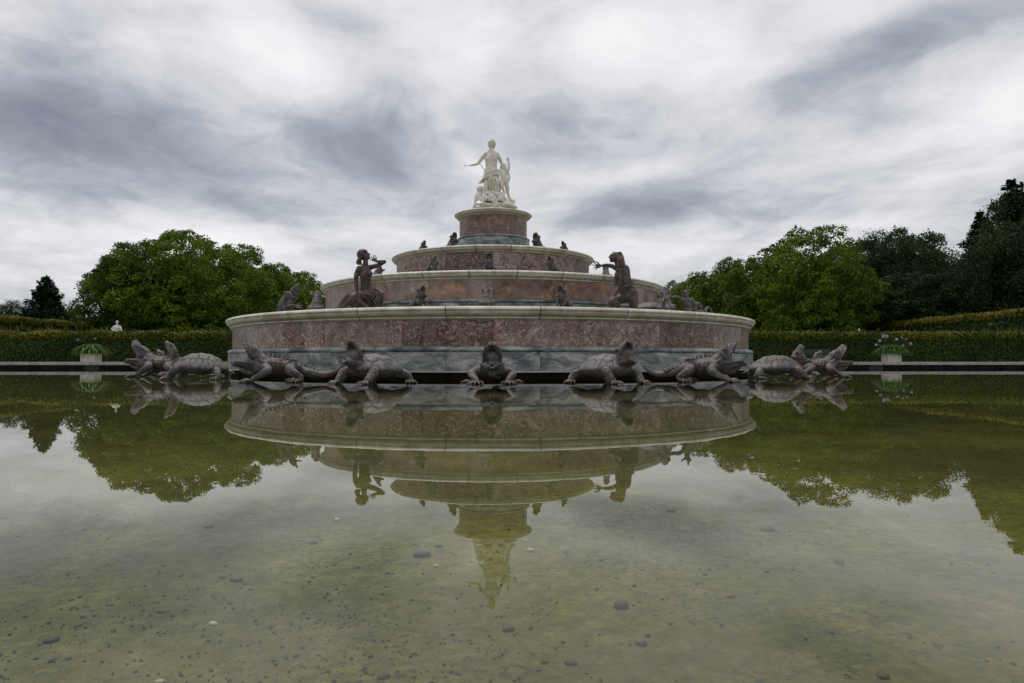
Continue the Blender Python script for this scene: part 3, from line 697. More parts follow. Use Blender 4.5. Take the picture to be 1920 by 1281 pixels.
# ---- the marble group at the top
def top_group():  # one carved block: mother, two children, rocks
    t = thing('marble_statue_group', 'white marble group of a standing woman with two children crowning the fountain', 'statue', (.0, FY, 5.415))
    S = Sculpt(1.07); Hr = Sculpt()
    K = .00229
    def q(X, Y, y=0): return V((X-517)*K, y, (1304-Y)*K*.985)
    torso(S, [(q(490, 700, .0), (.26, .18)), (q(487, 630, -.02), (.235, .155)), (q(487, 560, -.03), (.182, .125)), (q(487, 490, -.03), (.195, .13)), (q(485, 425, -.02), (.215, .135)), (q(482, 370, 0), (.185, .105)), (q(480, 330, 0), (.11, .08))])
    for sx in (438, 532): S.ell(q(sx, 455, -.105), (.082, .075, .078))
    S.ell(q(487, 640, -.085), (.11, .07, .12)); S.limb([q(482, 350, 0), q(480, 300, -.005), q(482, 255, 0)], [.085, .070, .066])
    S.limb([q(430, 350, 0), q(482, 318, 0), q(545, 350, 0)], [.06, .075, .06])
    qq = head(S, q(482, 208, -.02), (-.62, -.62, .42), (.22, .1, .95), 1.27, Hr)
    Hr.ell(qq(0, -.12, -.03), (.055, .05, .06)); Hr.limb([qq(.02, -.10, -.05), qq(.045, -.10, -.14), qq(.05, -.07, -.23), qq(.03, -.06, -.28)], [.035, .03, .022, .012])
    # arms
    S.limb([q(408, 362, .0), q(360, 410, -.01), q(300, 500, -.05), q(275, 525, -.07)], [.072, .066, .054, .048]); S.limb([q(282, 522, -.07), q(225, 548, -.14), q(168, 562, -.2)], [.05, .044, .028])
    S.ell(q(405, 362, 0), .075); S.ell(q(575, 362, 0), .075)
    hand(S, q(168, 562, -.2), (-.86, -.35, -.25), (0, -.3, 1), 1.25, .8, .3, 1)
    S.limb([q(572, 362, 0), q(608, 420, .02), q(640, 490, .04), q(662, 520, .02)], [.072, .064, .052, .046]); S.limb([q(660, 518, .02), q(690, 560, -.08), q(700, 600, -.1)], [.046, .038, .028])
    hand(S, q(700, 600, -.1), (.2, -.4, -.9), (0, -1, 0), 1.1, .4, .5)
    link('woman_figure', S.mesh('woman_figure', 'white_marble', .010, 2, .4), None, t)
    hm = Hr.mesh('hair', 'white_marble', .011, 1); link('hair', hm, None, t)
    St = Sculpt(); St.limb([q(325, 512, .02), q(350, 560, .06), q(392, 612, .05)], [.014, .016, .014], seg=8); St.limb([q(395, 350, -.09), q(440, 470, -.12), q(520, 600, -.10)], [(.006, .006)]*3, seg=6)
    link('strap', St.mesh('strap', 'white_marble', .008, 0), None, t)
    D = Sculpt()
    torso(D, [(q(500, 640, .01), (.22, .165)), (q(500, 720, .0), (.265, .20)), (q(505, 800, -.02), (.25, .23)), (q(510, 900, -.02), (.26, .24)), (q(510, 985, 0), (.31, .26)), (q(510, 1080, 0), (.36, .30))])
    D.ell(q(560, 830, -.14), (.13, .14, .24)); D.ell(q(440, 860, -.10), (.11, .12, .22))
    for i in range(5):       # hip roll of cloth
        D.limb([q(300+22*i, 826-4*i, -.06), q(365+8*i, 775-20*i, -.19-.02*(i % 2)), q(460, 745-24*i, -.23-.03*(i % 2)), q(560, 705-20*i, -.22-.02*(i % 2)), q(645, 700-18*i, -.10)], [.022, .028, .024, .022, .024], seg=8)
    for i in range(4): D.limb([q(470+5*i, 695, -.27), q(455+22*i, 790, -.31-.03*(i % 2)), q(438+34*i, 880, -.30-.03*(i % 2)), q(425+42*i, 945+10*(i % 2), -.28)], [.016, .022, .026, .022], seg=8)
    for i in range(5): D.limb([q(510+14*i, 740, -.23), q(575+12*i, 830, -.30+.04*i), q(530+24*i, 960, -.26+.02*i)], [.016, .022, .018], seg=7)
    for i in range(4): D.limb([q(398+12*i, 780, -.18), q(380+14*i, 880, -.25), q(366+24*i, 990, -.26)], [.018, .024, .020], seg=7)
    for i in range(6): D.limb([q(330+20*i, 1075-8*i, -.3), q(420+14*i, 1030-12*i, -.34), q(520+14*i, 985+8*i, -.33), q(600, 1000+14*i, -.3)], [.026, .034, .030, .026], seg=8)
    link('drapery', D.mesh('drapery', 'white_marble', .0105, 0), None, t)
    # child standing on the right, arm raised
    C = Sculpt(1.24); H2 = Sculpt()
    torso(C, [(q(688, 800, -.1), (.105, .09)), (q(688, 760, -.12), (.10, .09)), (q(685, 710, -.12), (.098, .08)), (q(690, 665, -.1), (.105, .075)), (q(690, 640, -.09), (.06, .05))])
    C.ell(q(676, 585, -.10), .04); head(C, q(680, 585, -.12), (.55, -.75, .1), (0, 0, 1), 1.1, H2)
    C.limb([q(715, 655, -.1), q(745, 610, -.09), q(752, 545, -.08), q(745, 485, -.1)], [.042, .038, .034, .024]); hand(C, q(745, 485, -.1), (-.15, -.2, .95), (-.5, -.8, 0), .8, .7, .3)
    C.limb([q(655, 665, -.1), q(640, 720, -.12), q(640, 770, -.16)], [.04, .036, .026])
    C.limb([q(665, 805, -.1), q(640, 820, -.2), q(655, 900, -.2), q(685, 975, -.18)], [.075, .07, .048, .03]); C.ell(q(690, 985, -.21), (.03, .065, .022), (.2, -1, 0))
    C.limb([q(705, 810, -.08), q(728, 880, -.06), q(735, 960, -.02), q(765, 1040, 0), q(785, 1075, -.02)], [.08, .062, .048, .038, .028]); C.ell(q(690, 790, -.03), (.11, .1, .1))
    link('child_figure', C.mesh('child_figure', 'white_marble', .0115, 3), None, t, label='naked child with one arm raised at the woman\'s side'); link('hair', H2.mesh('child_hair', 'white_marble', .011, 1), None, t)
    Wd = Sculpt()
    for i in range(6): Wd.limb([q(752, 640+14*i, -.02), q(760+3*(i % 2), 700+8*i, -.02), q(745, 770+6*i, 0)], [.018, .026, .02], seg=8)
    link('child_drapery', Wd.mesh('child_drapery', 'white_marble', .011, 1), None, t)
    # child crouching on the left
    C = Sculpt(1.2); H2 = Sculpt()
    torso(C, [(q(300, 1150, -.05), (.14, .12)), (q(300, 1090, -.08), (.13, .11)), (q(300, 1030, -.1), (.12, .10)), (q(308, 985, -.1), (.10, .07)), (q(310, 960, -.1), (.05, .05))])
    head(C, q(308, 918, -.12), (-.86, -.4, .35), (.2, 0, 1), .98, H2)
    C.limb([q(275, 985, -.1), q(262, 1030, -.14), q(285, 1080, -.2), q(330, 1110, -.22)], [.044, .04, .034, .026]); C.limb([q(335, 985, -.06), q(350, 1030, -.1), q(320, 1075, -.22)], [.044, .04, .03])
    C.limb([q(320, 1140, -.08), q(270, 1130, -.2), q(290, 1180, -.16), q(260, 1230, -.1)], [.08, .075, .05, .035]); hand(C, q(330, 1110, -.22), (.8, -.3, -.2), (0, -1, 0), .8)
    link('child_figure', C.mesh('child_figure', 'white_marble', .0115, 3), None, t, label='crouching child looking up at the left of the rocks')
    for i in range(8): H2.limb([q(330+3*i, 940, -.08), q(345, 1000+6*i, -.1-.01*i), q(345-9*i, 1100, -.2), q(330-10*i, 1190, -.2)], [.018, .022, .02, .016], seg=7)
    link('hair', H2.mesh('child_hair', 'white_marble', .012, 1), None, t, label='child hair and cloak falling over the rocks')
    base = link('rock_base', Sculpt().ell(q(517, 1250), (.68, .60, .20), n=20, m=12).ell(q(520, 1130), (.36, .34, .28), n=16).mesh('rock_base', 'white_marble', .02, 1, .5, .10, .22), None, t)
    rr = random.Random(3)
    for (X, Y, y, sx, sy, sz) in [(330, 1150, -.42, .13, .12, .09), (400, 1110, -.38, .17, .14, .12), (480, 1080, -.36, .15, .14, .14), (555, 1110, -.40, .15, .14, .16), (640, 1060, -.32, .17, .16, .18), (730, 1110, -.28, .17, .17, .17),
                                  (700, 1180, -.42, .19, .17, .10), (800, 1200, -.3, .16, .18, .11), (420, 1190, -.5, .20, .13, .09), (560, 1195, -.52, .2, .12, .1), (260, 1205, -.3, .18, .18, .10), (330, 1225, -.45, .17, .14, .08), (780, 1130, -.1, .14, .18, .14), (590, 1010, -.28, .14, .14, .10), (450, 1010, -.26, .13, .14, .1)]:
        pts = []
        for _ in range(11):
            d = V(*[rr.gauss(0, 1) for _ in range(3)]); d = nrm(d); pts.append((d[0]*sx*1.4, d[1]*sy*1.4, d[2]*sz*1.4))
        import bmesh
        bm = bmesh.new(); [bm.verts.new(p) for p in pts]; bmesh.ops.convex_hull(bm, input=bm.verts[:])
        bmesh.ops.delete(bm, geom=[v_ for v_ in bm.verts if not v_.link_faces], context='VERTS')
        bmesh.ops.bevel(bm, geom=bm.edges[:], offset=.01, segments=1, affect='EDGES'); me = bpy.data.meshes.new('rock'); bm.to_mesh(me); bm.free()
        me.materials.append(MATS['white_marble']); link('rock', me, None, base, tuple(q(X, Y, y)))
top_group()
def person_statue(label, px, Y, z, name='woman_statue', group=None):
    p = at_y(px, 500, Y); return thing(name, label, 'statue', (p.x, p.y, z), 0, group)
def fan(S, a0, a1, b0, b1, c0, c1, n, r):
    """folds of cloth: tubes from line a to line c by way of line b, alternating in height, with gaps between them"""
    n = max(3, int(round(n*.62))); r = r*.92
    for i in range(n):
        t = i/(n-1); k = .85+.4*((i*7) % 3)/2; d = V(0, -.018*(i % 2), .014*(i % 2))
        S.limb([np.asarray(a0)*(1-t)+np.asarray(a1)*t, np.asarray(b0)*(1-t)+np.asarray(b1)*t+d, np.asarray(c0)*(1-t)+np.asarray(c1)*t+d*.5], [r*.7*k, r*k, r*.75*k], seg=8, sub=4)
# ---- left woman, seated, hand to her face
def woman_left():
    t = person_statue('dark lead woman seated on the left of the lowest ledge, hand at her face', 680, 17.4, z1)
    K = .00145*1.0
    def q(X, Y, y=0): return V((X-550)*K, y, (1226-Y)*K)
    S, H = Sculpt(), Sculpt()
    torso(S, [(q(590, 960, 0), (.20, .17)), (q(595, 880, 0), (.165, .14)), (q(600, 780, -.01), (.125, .115)), (q(605, 680, -.02), (.14, .12)), (q(600, 580, -.02), (.165, .13)), (q(590, 500, 0), (.14, .10)), (q(592, 450, 0), (.085, .075))], up=(.4, 1, 0))
    S.ell(q(680, 590, -.10), (.080, .075, .075)); S.ell(q(600, 600, -.14), (.072, .07, .072))
    S.limb([q(595, 480, 0), q(600, 420, 0), q(598, 360, 0)], [.078, .066, .062])
    qq = head(S, q(600, 282, -.02), (.85, -.30, .55), (-.25, 0, 1), 1.12, H)
    H.ell(q(540, 255, 0), (.135, .13, .14)); H.ell(q(560, 215, 0), (.11, .11, .08)); H.ell(q(485, 390, .0), (.075, .06, .065)); H.limb([q(500, 330, 0), q(480, 370, 0), q(520, 420, .0)], [.05, .05, .03])
    for i in range(10): H.limb([q(625-4*i, 190+4*i, -.07), q(560-4*i, 200+16*i, -.125), q(500, 260+12*i, -.06)], [.012, .018, .014], seg=7)
    S.limb([q(680, 470, .02), q(760, 455, -.02), q(860, 420, -.05), q(920, 385, -.07)], [.068, .06, .052, .05]); S.limb([q(925, 385, -.07), q(870, 390, -.13), q(800, 385, -.16)], [.052, .046, .03])
    hand(S, q(805, 385, -.16), (-.75, 0, .45), (0, -1, .2), 1.1, 1.3, .1, -1)
    S.ell(q(505, 500, -.02), (.075, .075, .075))
    S.limb([q(495, 500, -.03), q(455, 600, -.05), q(445, 720, -.07)], [.072, .066, .054]); S.limb([q(447, 715, -.07), q(465, 830, -.12), q(482, 935, -.17)], [.054, .048, .03])
    hand(S, q(482, 930, -.17), (.05, -.2, -.95), (0, -1, 0), 1.1, .5, .3)
    S.limb([q(610, 1140, -.18), q(540, 1080, -.30), q(600, 1130, -.3), q(690, 1180, -.34)], [.05, .06, .05, .035])
    link('woman_figure', S.mesh('woman_figure', 'brown_lead', .0095, 2, .4), None, t); link('hair', H.mesh('hair', 'brown_lead', .010, 1), None, t)
    D = Sculpt()
    D.limb([q(560, 960, 0), q(700, 950, -.05), q(860, 950, -.1)], [.17, .16, .11]); D.limb([q(560, 980, -.02), q(420, 1010, -.08), q(260, 1120, -.1)], [.17, .14, .06]); D.limb([q(860, 960, -.1), q(850, 1060, -.12), q(820, 1180, -.12)], [.10, .10, .09]); D.ell(q(560, 1120, .03), (.34, .2, .14))
    fan(D, q(520, 930, -.17), q(600, 880, -.14), q(640, 1000, -.25), q(800, 870, -.16), q(770, 1160, -.25), q(915, 980, -.17), 9, .022)
    fan(D, q(500, 950, -.18), q(440, 930, -.12), q(400, 1020, -.22), q(300, 980, -.12), q(290, 1170, -.2), q(150, 1150, -.08), 9, .020)
    fan(D, q(820, 930, -.2), q(900, 930, -.12), q(810, 1050, -.22), q(905, 1030, -.14), q(760, 1170, -.2), q(850, 1170, -.14), 7, .02)
    fan(D, q(545, 690, -.135), q(690, 690, -.12), q(555, 790, -.13), q(670, 790, -.10), q(560, 900, -.15), q(660, 890, -.14), 8, .013)
    D.limb([q(510, 470, -.05), q(540, 560, -.13), q(600, 660, -.17), q(700, 660, -.14)], [.014, .018, .016, .012], seg=8)
    link('dress', D.mesh('dress', 'brown_lead', .0095, 0), None, t)
woman_left()
def woman_right():
    t = person_statue('dark lead woman kneeling on the right of the lowest ledge with an arm stretched out', 1166.5, 17.4, z1)
    K = .00145
    def q(X, Y, y=0): return V((X-700)*K, y, (1226-Y)*K)
    S, H, D = Sculpt(), Sculpt(), Sculpt()
    torso(S, [(q(810, 920, 0), (.20, .17)), (q(780, 850, 0), (.19, .16)), (q(755, 760, 0), (.150, .13)), (q(735, 670, 0), (.17, .14)), (q(705, 580, 0), (.205, .145)), (q(690, 510, 0), (.205, .13)), (q(645, 450, 0), (.09, .08))], up=(-.5, -1, 0))
    S.limb([q(650, 490, 0), q(612, 420, 0), q(588, 345, 0)], [.062, .048, .046])
    head(S, q(560, 285, 0), (-.95, -.10, .22), (.2, 0, 1), 1.22)
    H.ell(q(625, 275, 0), (.105, .115, .118)); H.limb([q(650, 290, 0), q(675, 370, 0), q(705, 450, .0)], [(.11, .10), (.11, .075), (.09, .045)], up=(0, 1, 0))
    for i in range(8):
        y = -.12+.034*i; H.limb([q(600, 212, y*.5), q(665, 215, y*.85), q(705, 310, y*.95), q(712+(i % 3)*12, 420, y), q(745+(i % 2)*14, 480, y)], [.016, .022, .024, .022, .010], seg=8)
        if i < 4: H.limb([q(590+22*i, 225, -.085), q(598+26*i, 320, -.125), q(600+30*i, 450, -.12)], [.014, .020, .012], seg=7)
    S.limb([q(600, 470, .07), q(540, 430, .10), q(450, 412, .12)], [.062, .056, .048]); S.limb([q(455, 412, .12), q(400, 415, .1), q(340, 425, .08)], [.048, .044, .028])
    hand(S, q(345, 425, .08), (-1, -.1, -.12), (0, -1, .2), 1.35, 1.5, .1, -1)
    S.ell(q(635, 545, -.12), (.08, .08, .085)); S.limb([q(635, 540, -.13), q(640, 660, -.16), q(640, 770, -.16)], [.075, .066, .054]); S.limb([q(640, 765, -.16), q(600, 870, -.18), q(548, 960, -.19)], [.054, .048, .03])
    hand(S, q(548, 955, -.19), (-.6, -.1, -.6), (-.4, -.6, .6), 1.1, .6, -.2)
    S.limb([q(840, 930, -.04), q(870, 1010, -.08), q(885, 1120, -.08), q(880, 1200, -.05)], [.17, .135, .11, .10]); S.limb([q(800, 960, 0), q(700, 1000, .05), q(620, 1010, .08), q(620, 1150, .08)], [.15, .13, .09, .06])
    link('woman_figure', S.mesh('woman_figure', 'brown_lead', .0095, 2, .4), None, t); link('hair', H.mesh('hair', 'reddish_lead', .010, 1), None, t)
    D.limb([q(740, 510, .03), q(765, 610, .03), q(785, 730, .02), q(815, 850, .0)], [(.12, .11), (.125, .12), (.11, .12), (.16, .15)])
    fan(D, q(600, 470, -.10), q(660, 460, -.05), q(560, 620, -.10), q(585, 620, -.17), q(560, 800, -.05), q(600, 800, -.12), 5, .018)
    fan(D, q(740, 470, 0), q(720, 480, .1), q(815, 600, -.04), q(800, 600, .1), q(850, 720, -.06), q(840, 740, .1), 6, .022)
    for i in range(5): D.limb([q(700, 790+8*i, -.17), q(780, 790-16*i+20, -.2), q(850, 770-18*i, -.13), q(880, 740-10*i, 0), q(860, 740, .12)], [.014, .02, .022, .02, .016], seg=8)
    fan(D, q(700, 850, -.16), q(860, 800, -.14), q(720, 960, -.17), q(930, 900, -.12), q(690, 1030, -.1), q(960, 960, -.06), 7, .013)
    fan(D, q(930, 950, -.1), q(820, 980, -.19), q(955, 1060, -.1), q(830, 1070, -.17), q(950, 1200, -.08), q(800, 1200, -.15), 7, .016)
    link('cloak', D.mesh('cloak', 'brown_lead', .0095, 0), None, t)
    link('boulder', Sculpt().ell(q(520, 1070, -.17), (.14, .12, .13)).ell(q(590, 1120, -.18), (.09, .1, .1)).ell(q(530, 1180, -.15), (.12, .12, .1)).mesh('boulder', 'brown_lead', .013, 2, .5, .03, .08), None, t)
woman_right()
# ---- reclining figures with frog heads
def frogman(label, px, Y, mirror):
    p = at_y(px, 500, Y); t = thing('frog_man_statue', label, 'statue', (p.x, p.y, z1), 0, None, (mirror, 1, 1))
    K = .00166
    def q(X, Y, y=0): return V((X-620)*K, y, (799-Y)*K)
    S = Sculpt()
    torso(S, [(q(640, 790, 0), (.17, .13)), (q(620, 720, -.02), (.15, .12)), (q(600, 640, -.03), (.15, .11)), (q(590, 560, -.02), (.17, .10)), (q(590, 520, 0), (.09, .07))])
    S.limb([q(590, 540, 0), q(580, 470, 0), q(590, 430, 0)], [.075, .07, .07]); S.ell(q(595, 415, 0), (.075, .08, .07))
    S.scoop(q(598, 430, 0), V(-.10, -.1, 1), V(1, 0, .1), .22, .075, .07, .025, 2.4, .6); S.scoop(q(590, 430, 0), V(-.88, -.15, .45), V(-.4, 0, -.9), .21, .072, .05, .024, 2.4, .5)
    for s in (-1, 1): S.ell(q(635, 395, s*.05), .025)
    S.limb([q(520, 540, 0), q(440, 500, 0), q(350, 505, -.02)], [.06, .05, .045]); S.limb([q(355, 505, -.02), q(280, 480, 0), q(200, 475, .03)], [.045, .04, .026]); hand(S, q(205, 475, .03), (-1, .1, -.1), (0, -1, 0), 1.1, .7, .4)
    S.limb([q(670, 545, 0), q(720, 610, -.03), q(740, 680, -.05)], [.07, .06, .05]); S.limb([q(740, 675, -.05), q(700, 710, -.15), q(640, 715, -.2)], [.05, .042, .028]); hand(S, q(645, 715, -.2), (-1, -.2, 0), (0, -1, .3), 1.1)
    S.limb([q(660, 780, .02), q(760, 640, .06), q(790, 620, .05), q(850, 730, .05), q(910, 770, .05)], [.13, .09, .085, .065, .05]); S.limb([q(680, 780, -.05), q(800, 760, -.1), q(900, 790, -.06)], [.12, .09, .06])
    link('body', S.mesh('frog_man', 'weathered_lead', .0115, 3, .5, .008, .03), None, t)
    D = Sculpt()
    for i in range(6): D.limb([q(745+8*i, 590+12*i, -.02), q(790+8*i, 650+8*i, -.05), q(850+6*i, 750, -.04)], [.016, .024, .016], seg=8)
    for i in range(5): D.limb([q(900-4*i, 780, -.03*i), q(905+4*i, 690-4*i, -.03*i+.02), q(950, 655+2*i, -.03*i+.03), q(990, 700+4*i, -.03*i+.02), q(985, 790, -.03*i)], [.02]*5, seg=8)
    link('drapery', D.mesh('drapery', 'weathered_lead', .0115, 1), None, t); return t
frogman('lead reclining frog headed man with arm stretched out, right end of the lowest ledge', 1290, 18.9, 1)
def frogman2():
    p = at_y(545, 500, 18.9); t = thing('frog_man_statue', 'lead hooded figure with a gaping frog head at the left end of the lowest ledge', 'statue', (p.x, p.y, z1), 0)
    K = .00302
    def q(X, Y, y=0): return V((X-216)*K, y, (776-Y)*K)
    S = Sculpt()
    torso(S, [(q(190, 775, 0), (.17, .15)), (q(190, 720, 0), (.155, .13)), (q(200, 660, 0), (.16, .12)), (q(215, 610, 0), (.15, .11)), (q(235, 585, 0), (.09, .08))])
    S.limb([q(235, 600, 0), q(250, 560, 0)], [.08, .075]); S.ell(q(258, 545, 0), (.09, .09, .085)); S.scoop(q(262, 555, 0), V(.55, -.1, .85), V(-.85, 0, .55), .21, .075, .075, .025, 2.4, .55); S.scoop(q(262, 560, 0), V(1, -.15, .08), V(0, 0, -1), .23, .072, .05, .024, 2.4, .5)
    for s in (-1, 1): S.ell(q(262, 518, s*.055), .024)
    S.limb([q(185, 610, -.04), q(170, 670, -.1), q(185, 720, -.14)], [.07, .06, .05]); S.limb([q(185, 715, -.14), q(240, 695, -.2), q(285, 700, -.22)], [.05, .042, .028]); hand(S, q(282, 700, -.22), (1, -.1, -.2), (0, -1, .3), 1.2, .6, .3)
    S.limb([q(180, 740, .1), q(130, 740, 0), q(110, 775, -.1)], [.12, .09, .06])
    link('body', S.mesh('frog_man', 'weathered_lead', .0115, 3), None, t)
    D = Sculpt()
    for i in range(6): D.limb([q(160+6*i, 575+3*i, 0), q(200+4*i, 580+6*i, -.13), q(245+3*i, 600+6*i, -.12), q(285, 625, -.03)], [.018, .026, .022, .018], seg=8)
    for i in range(6): D.limb([q(160, 590+4*i, -.02), q(150-4*i, 670, -.1), q(130-8*i+10, 760, -.12)], [.018, .022, .018], seg=8)
    for i in range(4): D.limb([q(225, 540+6*i, -.02), q(245+4*i, 560+8*i, -.085), q(290, 590+6*i, -.03)], [.014, .018, .012], seg=7)
    link('hood_and_cloak', D.mesh('drapery', 'weathered_lead', .0115, 1), None, t)
frogman2()
p = at_y(1216, 500, 18.0)
tt = thing('turtle_statue', 'low lead turtle behind the kneeling woman on the lowest ledge, only its back showing', 'statue', (p.x, p.y, z1), R_(70), None, (.72, .72, .55))
link('turtle_body', tur_c, None, tt); link('shell', shell_m, None, tt)
# ------------------------------------------------------------------ vegetation
def quads(name, c, n, up, w, h, m, mat2=None, tri=False):
    """many leaf faces: centres c, normals n, up direction, half sizes w,h"""
    x = np.cross(n, up); x /= np.linalg.norm(x, axis=1)[:, None]+1e-9; y = np.cross(x, n); y /= np.linalg.norm(y, axis=1)[:, None]+1e-9
    w = np.asarray(w)[:, None]; h = np.asarray(h)[:, None]
    v = np.stack([c-y*h, c+x*w+n*w*.25, c+y*h, c-x*w+n*w*.25], 1).reshape(-1, 3)
    N = len(c); me = bpy.data.meshes.new(name); me.vertices.add(4*N); me.vertices.foreach_set('co', v.astype(np.float32).ravel())
    me.loops.add(4*N); me.loops.foreach_set('vertex_index', np.arange(4*N, dtype=np.int32)); me.polygons.add(N)
    me.polygons.foreach_set('loop_start', np.arange(0, 4*N, 4, dtype=np.int32)); me.update(calc_edges=True); me.materials.append(MATS[m])
    return me
def unit(n): a_ = rng.normal(size=(n, 3)); return a_/np.linalg.norm(a_, axis=1)[:, None]
def broad_crown(name, R, H0, H1, nlobe, per, m, leaf=.10, droop=0, lrad=1.7, feather=0):
    """rounded lobes over a crown from z=H0 to H1; each lobe is a heap of leafy tufts"""
    C, N, cl, tufts = [], [], [], []
    zc, hz = (H0+H1)/2, (H1-H0)/2
    for i in range(nlobe):
        u = (i+.5)/nlobe; z = 1-1.85*u; a_ = i*2.39996+rng.normal()*.25; rr_ = math.sqrt(max(0, 1-z*z)); k = .70+.24*rng.random()
        if z < 0: rr_ *= 1-.12*abs(z)
        L = lrad*(.62+.6*rng.random()); c = np.array([R*rr_*k*math.cos(a_), R*rr_*k*math.sin(a_), zc+hz*z*(k+.02)]); cl.append(c)
        nt = int(9*(L/lrad)**2)+3; d = unit(nt); d = d+np.array([rr_*math.cos(a_), rr_*math.sin(a_), max(z, 0)+.35])*.75; d /= np.linalg.norm(d, axis=1)[:, None]
        for q in d: tufts.append((c+q*L*np.array([1, 1, .78])*(.72+.3*rng.random()), .34+.42*rng.random(), q))
    for c, sz, q in tufts:
        k = int(per*(sz/.55)**1.8)+6; d = unit(k)+q*.45+np.array([0, 0, .2]); d /= np.linalg.norm(d, axis=1)[:, None]
        p = c+d*sz*np.array([1.2, 1.2, .8])*(.45+.62*rng.random((k, 1)))
        if feather: p += rng.normal(size=(k, 3))*feather
        if droop: p[:, 2] -= droop*rng.random(k)**1.5
        C.append(p); N.append(d*.8+rng.normal(size=(k, 3))*.55+np.array([0, 0, .3]))
    kf = 5200; d = unit(kf)*(rng.random((kf, 1))**.4)*.72; C.append(d*np.array([R, R, hz])+np.array([0, 0, zc])); N.append(unit(kf))
    C = np.concatenate(C); N = np.concatenate(N); N /= np.linalg.norm(N, axis=1)[:, None]
    k = len(C); w = leaf*(.55+.8*rng.random(k)); w[-kf:] *= 1.9; return quads(name, C, N, unit(k), w*.8, w, m), cl
def trunk_mesh(h, r, cl, nb, seed):
    S = Sculpt(); rr = random.Random(seed)
    S.limb([(0, 0, -.3), (.05, 0, h*.35), (-.06, .08, h*.65), (.04, 0, h*.92)], [r*1.25, r*.85, r*.6, r*.2], seg=9, sub=3)
    for q in rr.sample(cl, min(nb, len(cl))):
        z0 = max(h*.22, q[2]-.45*math.hypot(q[0], q[1])-.6); z0 = min(z0, h*.8)
        S.limb([(0, 0, z0), (q[0]*.5, q[1]*.5, (z0+q[2])/2+.3), tuple(q)], [r*.36, r*.2, r*.05], seg=6, sub=3, cap=False)
    me = meshdata('trunk', S.v, S.f, True); me.materials.append(MATS['bark']); return me
def conifer(name, H, R, m, layers, per, leaf=.22, sparse=.0, seed=1, base=.08):
    C, N, UP = [], [], []; S = Sculpt(); rr = np.random.default_rng(seed)
    S.limb([(0, 0, -.3), (0, 0, H*.5), (0, 0, H*.98)], [H*.022, H*.013, .02], seg=8, sub=2)
    for j in range(layers):
        t = j/layers; z = H*(base+(1-base)*t**.9); rad = R*(1-t)**.8*(.75+.4*rr.random())+.12; nb = int(5+7*(1-t))
        for i in range(nb):
            if rr.random() < sparse: continue
            a_ = 2*PI*(i+rr.random()*.8)/nb; L = rad*(.65+.5*rr.random()); d = np.array([math.cos(a_), math.sin(a_), 0])
            k = int(per*L/R)+8; u = rr.random(k)**.7; sp = rr.normal(size=k)*.22*L*(1-u*.65)
            side = np.array([-d[1], d[0], 0])
            p = np.outer(u*L, d)+np.outer(sp, side); p[:, 2] += z-.28*L*u+.20*L*u*u*1.2+rr.normal(size=k)*.30*(L/R+.3)-.1
            C.append(p); nn = rr.normal(size=(k, 3))*.45+np.array([0, 0, .8]); N.append(nn); UP.append(np.tile(d, (k, 1))+rr.normal(size=(k, 3))*.4)
            if L > .5: S.limb([(0, 0, z), tuple(d*L*.5+np.array([0, 0, z-.1*L])), tuple(d*L*.95+np.array([0, 0, z-.05*L]))], [.05, .03, .01], seg=5, sub=1, cap=False)
    C = np.concatenate(C); N = np.concatenate(N); N /= np.linalg.norm(N, axis=1)[:, None]; UP = np.concatenate(UP)
    k = len(C); w = leaf*(.6+.8*rr.random(k)); cm = quads(name, C, N, UP, w*.45, w, m)
    tm = meshdata('trunk', S.v, S.f, True); tm.materials.append(MATS['bark']); return cm, tm
def plant_tree(name, label, cat, px, Y, crown, trunk, sc, rz, group=None):
    p = at_y(px, 650, Y); t = thing(name, label, cat, (p.x, p.y, .2), rz, group, sc)
    link('crown', crown, None, t); link('trunk', trunk, None, t); return t
LIMES = []
for k in range(3):
    cm, cl = broad_crown('lime_crown', 5.6, .8, 12.0, 52, 62, 'lime_leaf', .105, .1, 1.75); LIMES.append((cm, trunk_mesh(10.5, .3, [tuple(c) for c in cl], 34, k)))
DARKS = []
for k in range(2):
    cm, cl = broad_crown('dark_crown', 5.0, .6, 12.6, 46, 52, 'dark_leaf', .11, .35, 1.55, .08); DARKS.append((cm, trunk_mesh(11, .28, [tuple(c) for c in cl], 34, 10+k)))
cm, cl = broad_crown('birch_crown', 3.7, 2.0, 14.0, 40, 42, 'birch_leaf', .09, .8, 1.25, .14); BIRCH = (cm, trunk_mesh(13, .17, [tuple(c) for c in cl], 60, 20))
cm, cl = broad_crown('willow_crown', 5.4, 1.0, 14.0, 44, 70, 'birch_leaf', .10, 1.6, 1.6, .12); WEEP = (cm, trunk_mesh(12, .3, [tuple(c) for c in cl], 40, 21))
SPRUCE = conifer('spruce_crown', 16.0, 4.4, 'needle', 34, 190, .20, .22, 3)
YEWC = conifer('fir_crown', 11.0, 5.4, 'needle', 30, 260, .20, .15, 5, .08)
g1, g2 = 'lime trees in the row behind the hedge, left', 'lime trees in the row behind the hedge, right'
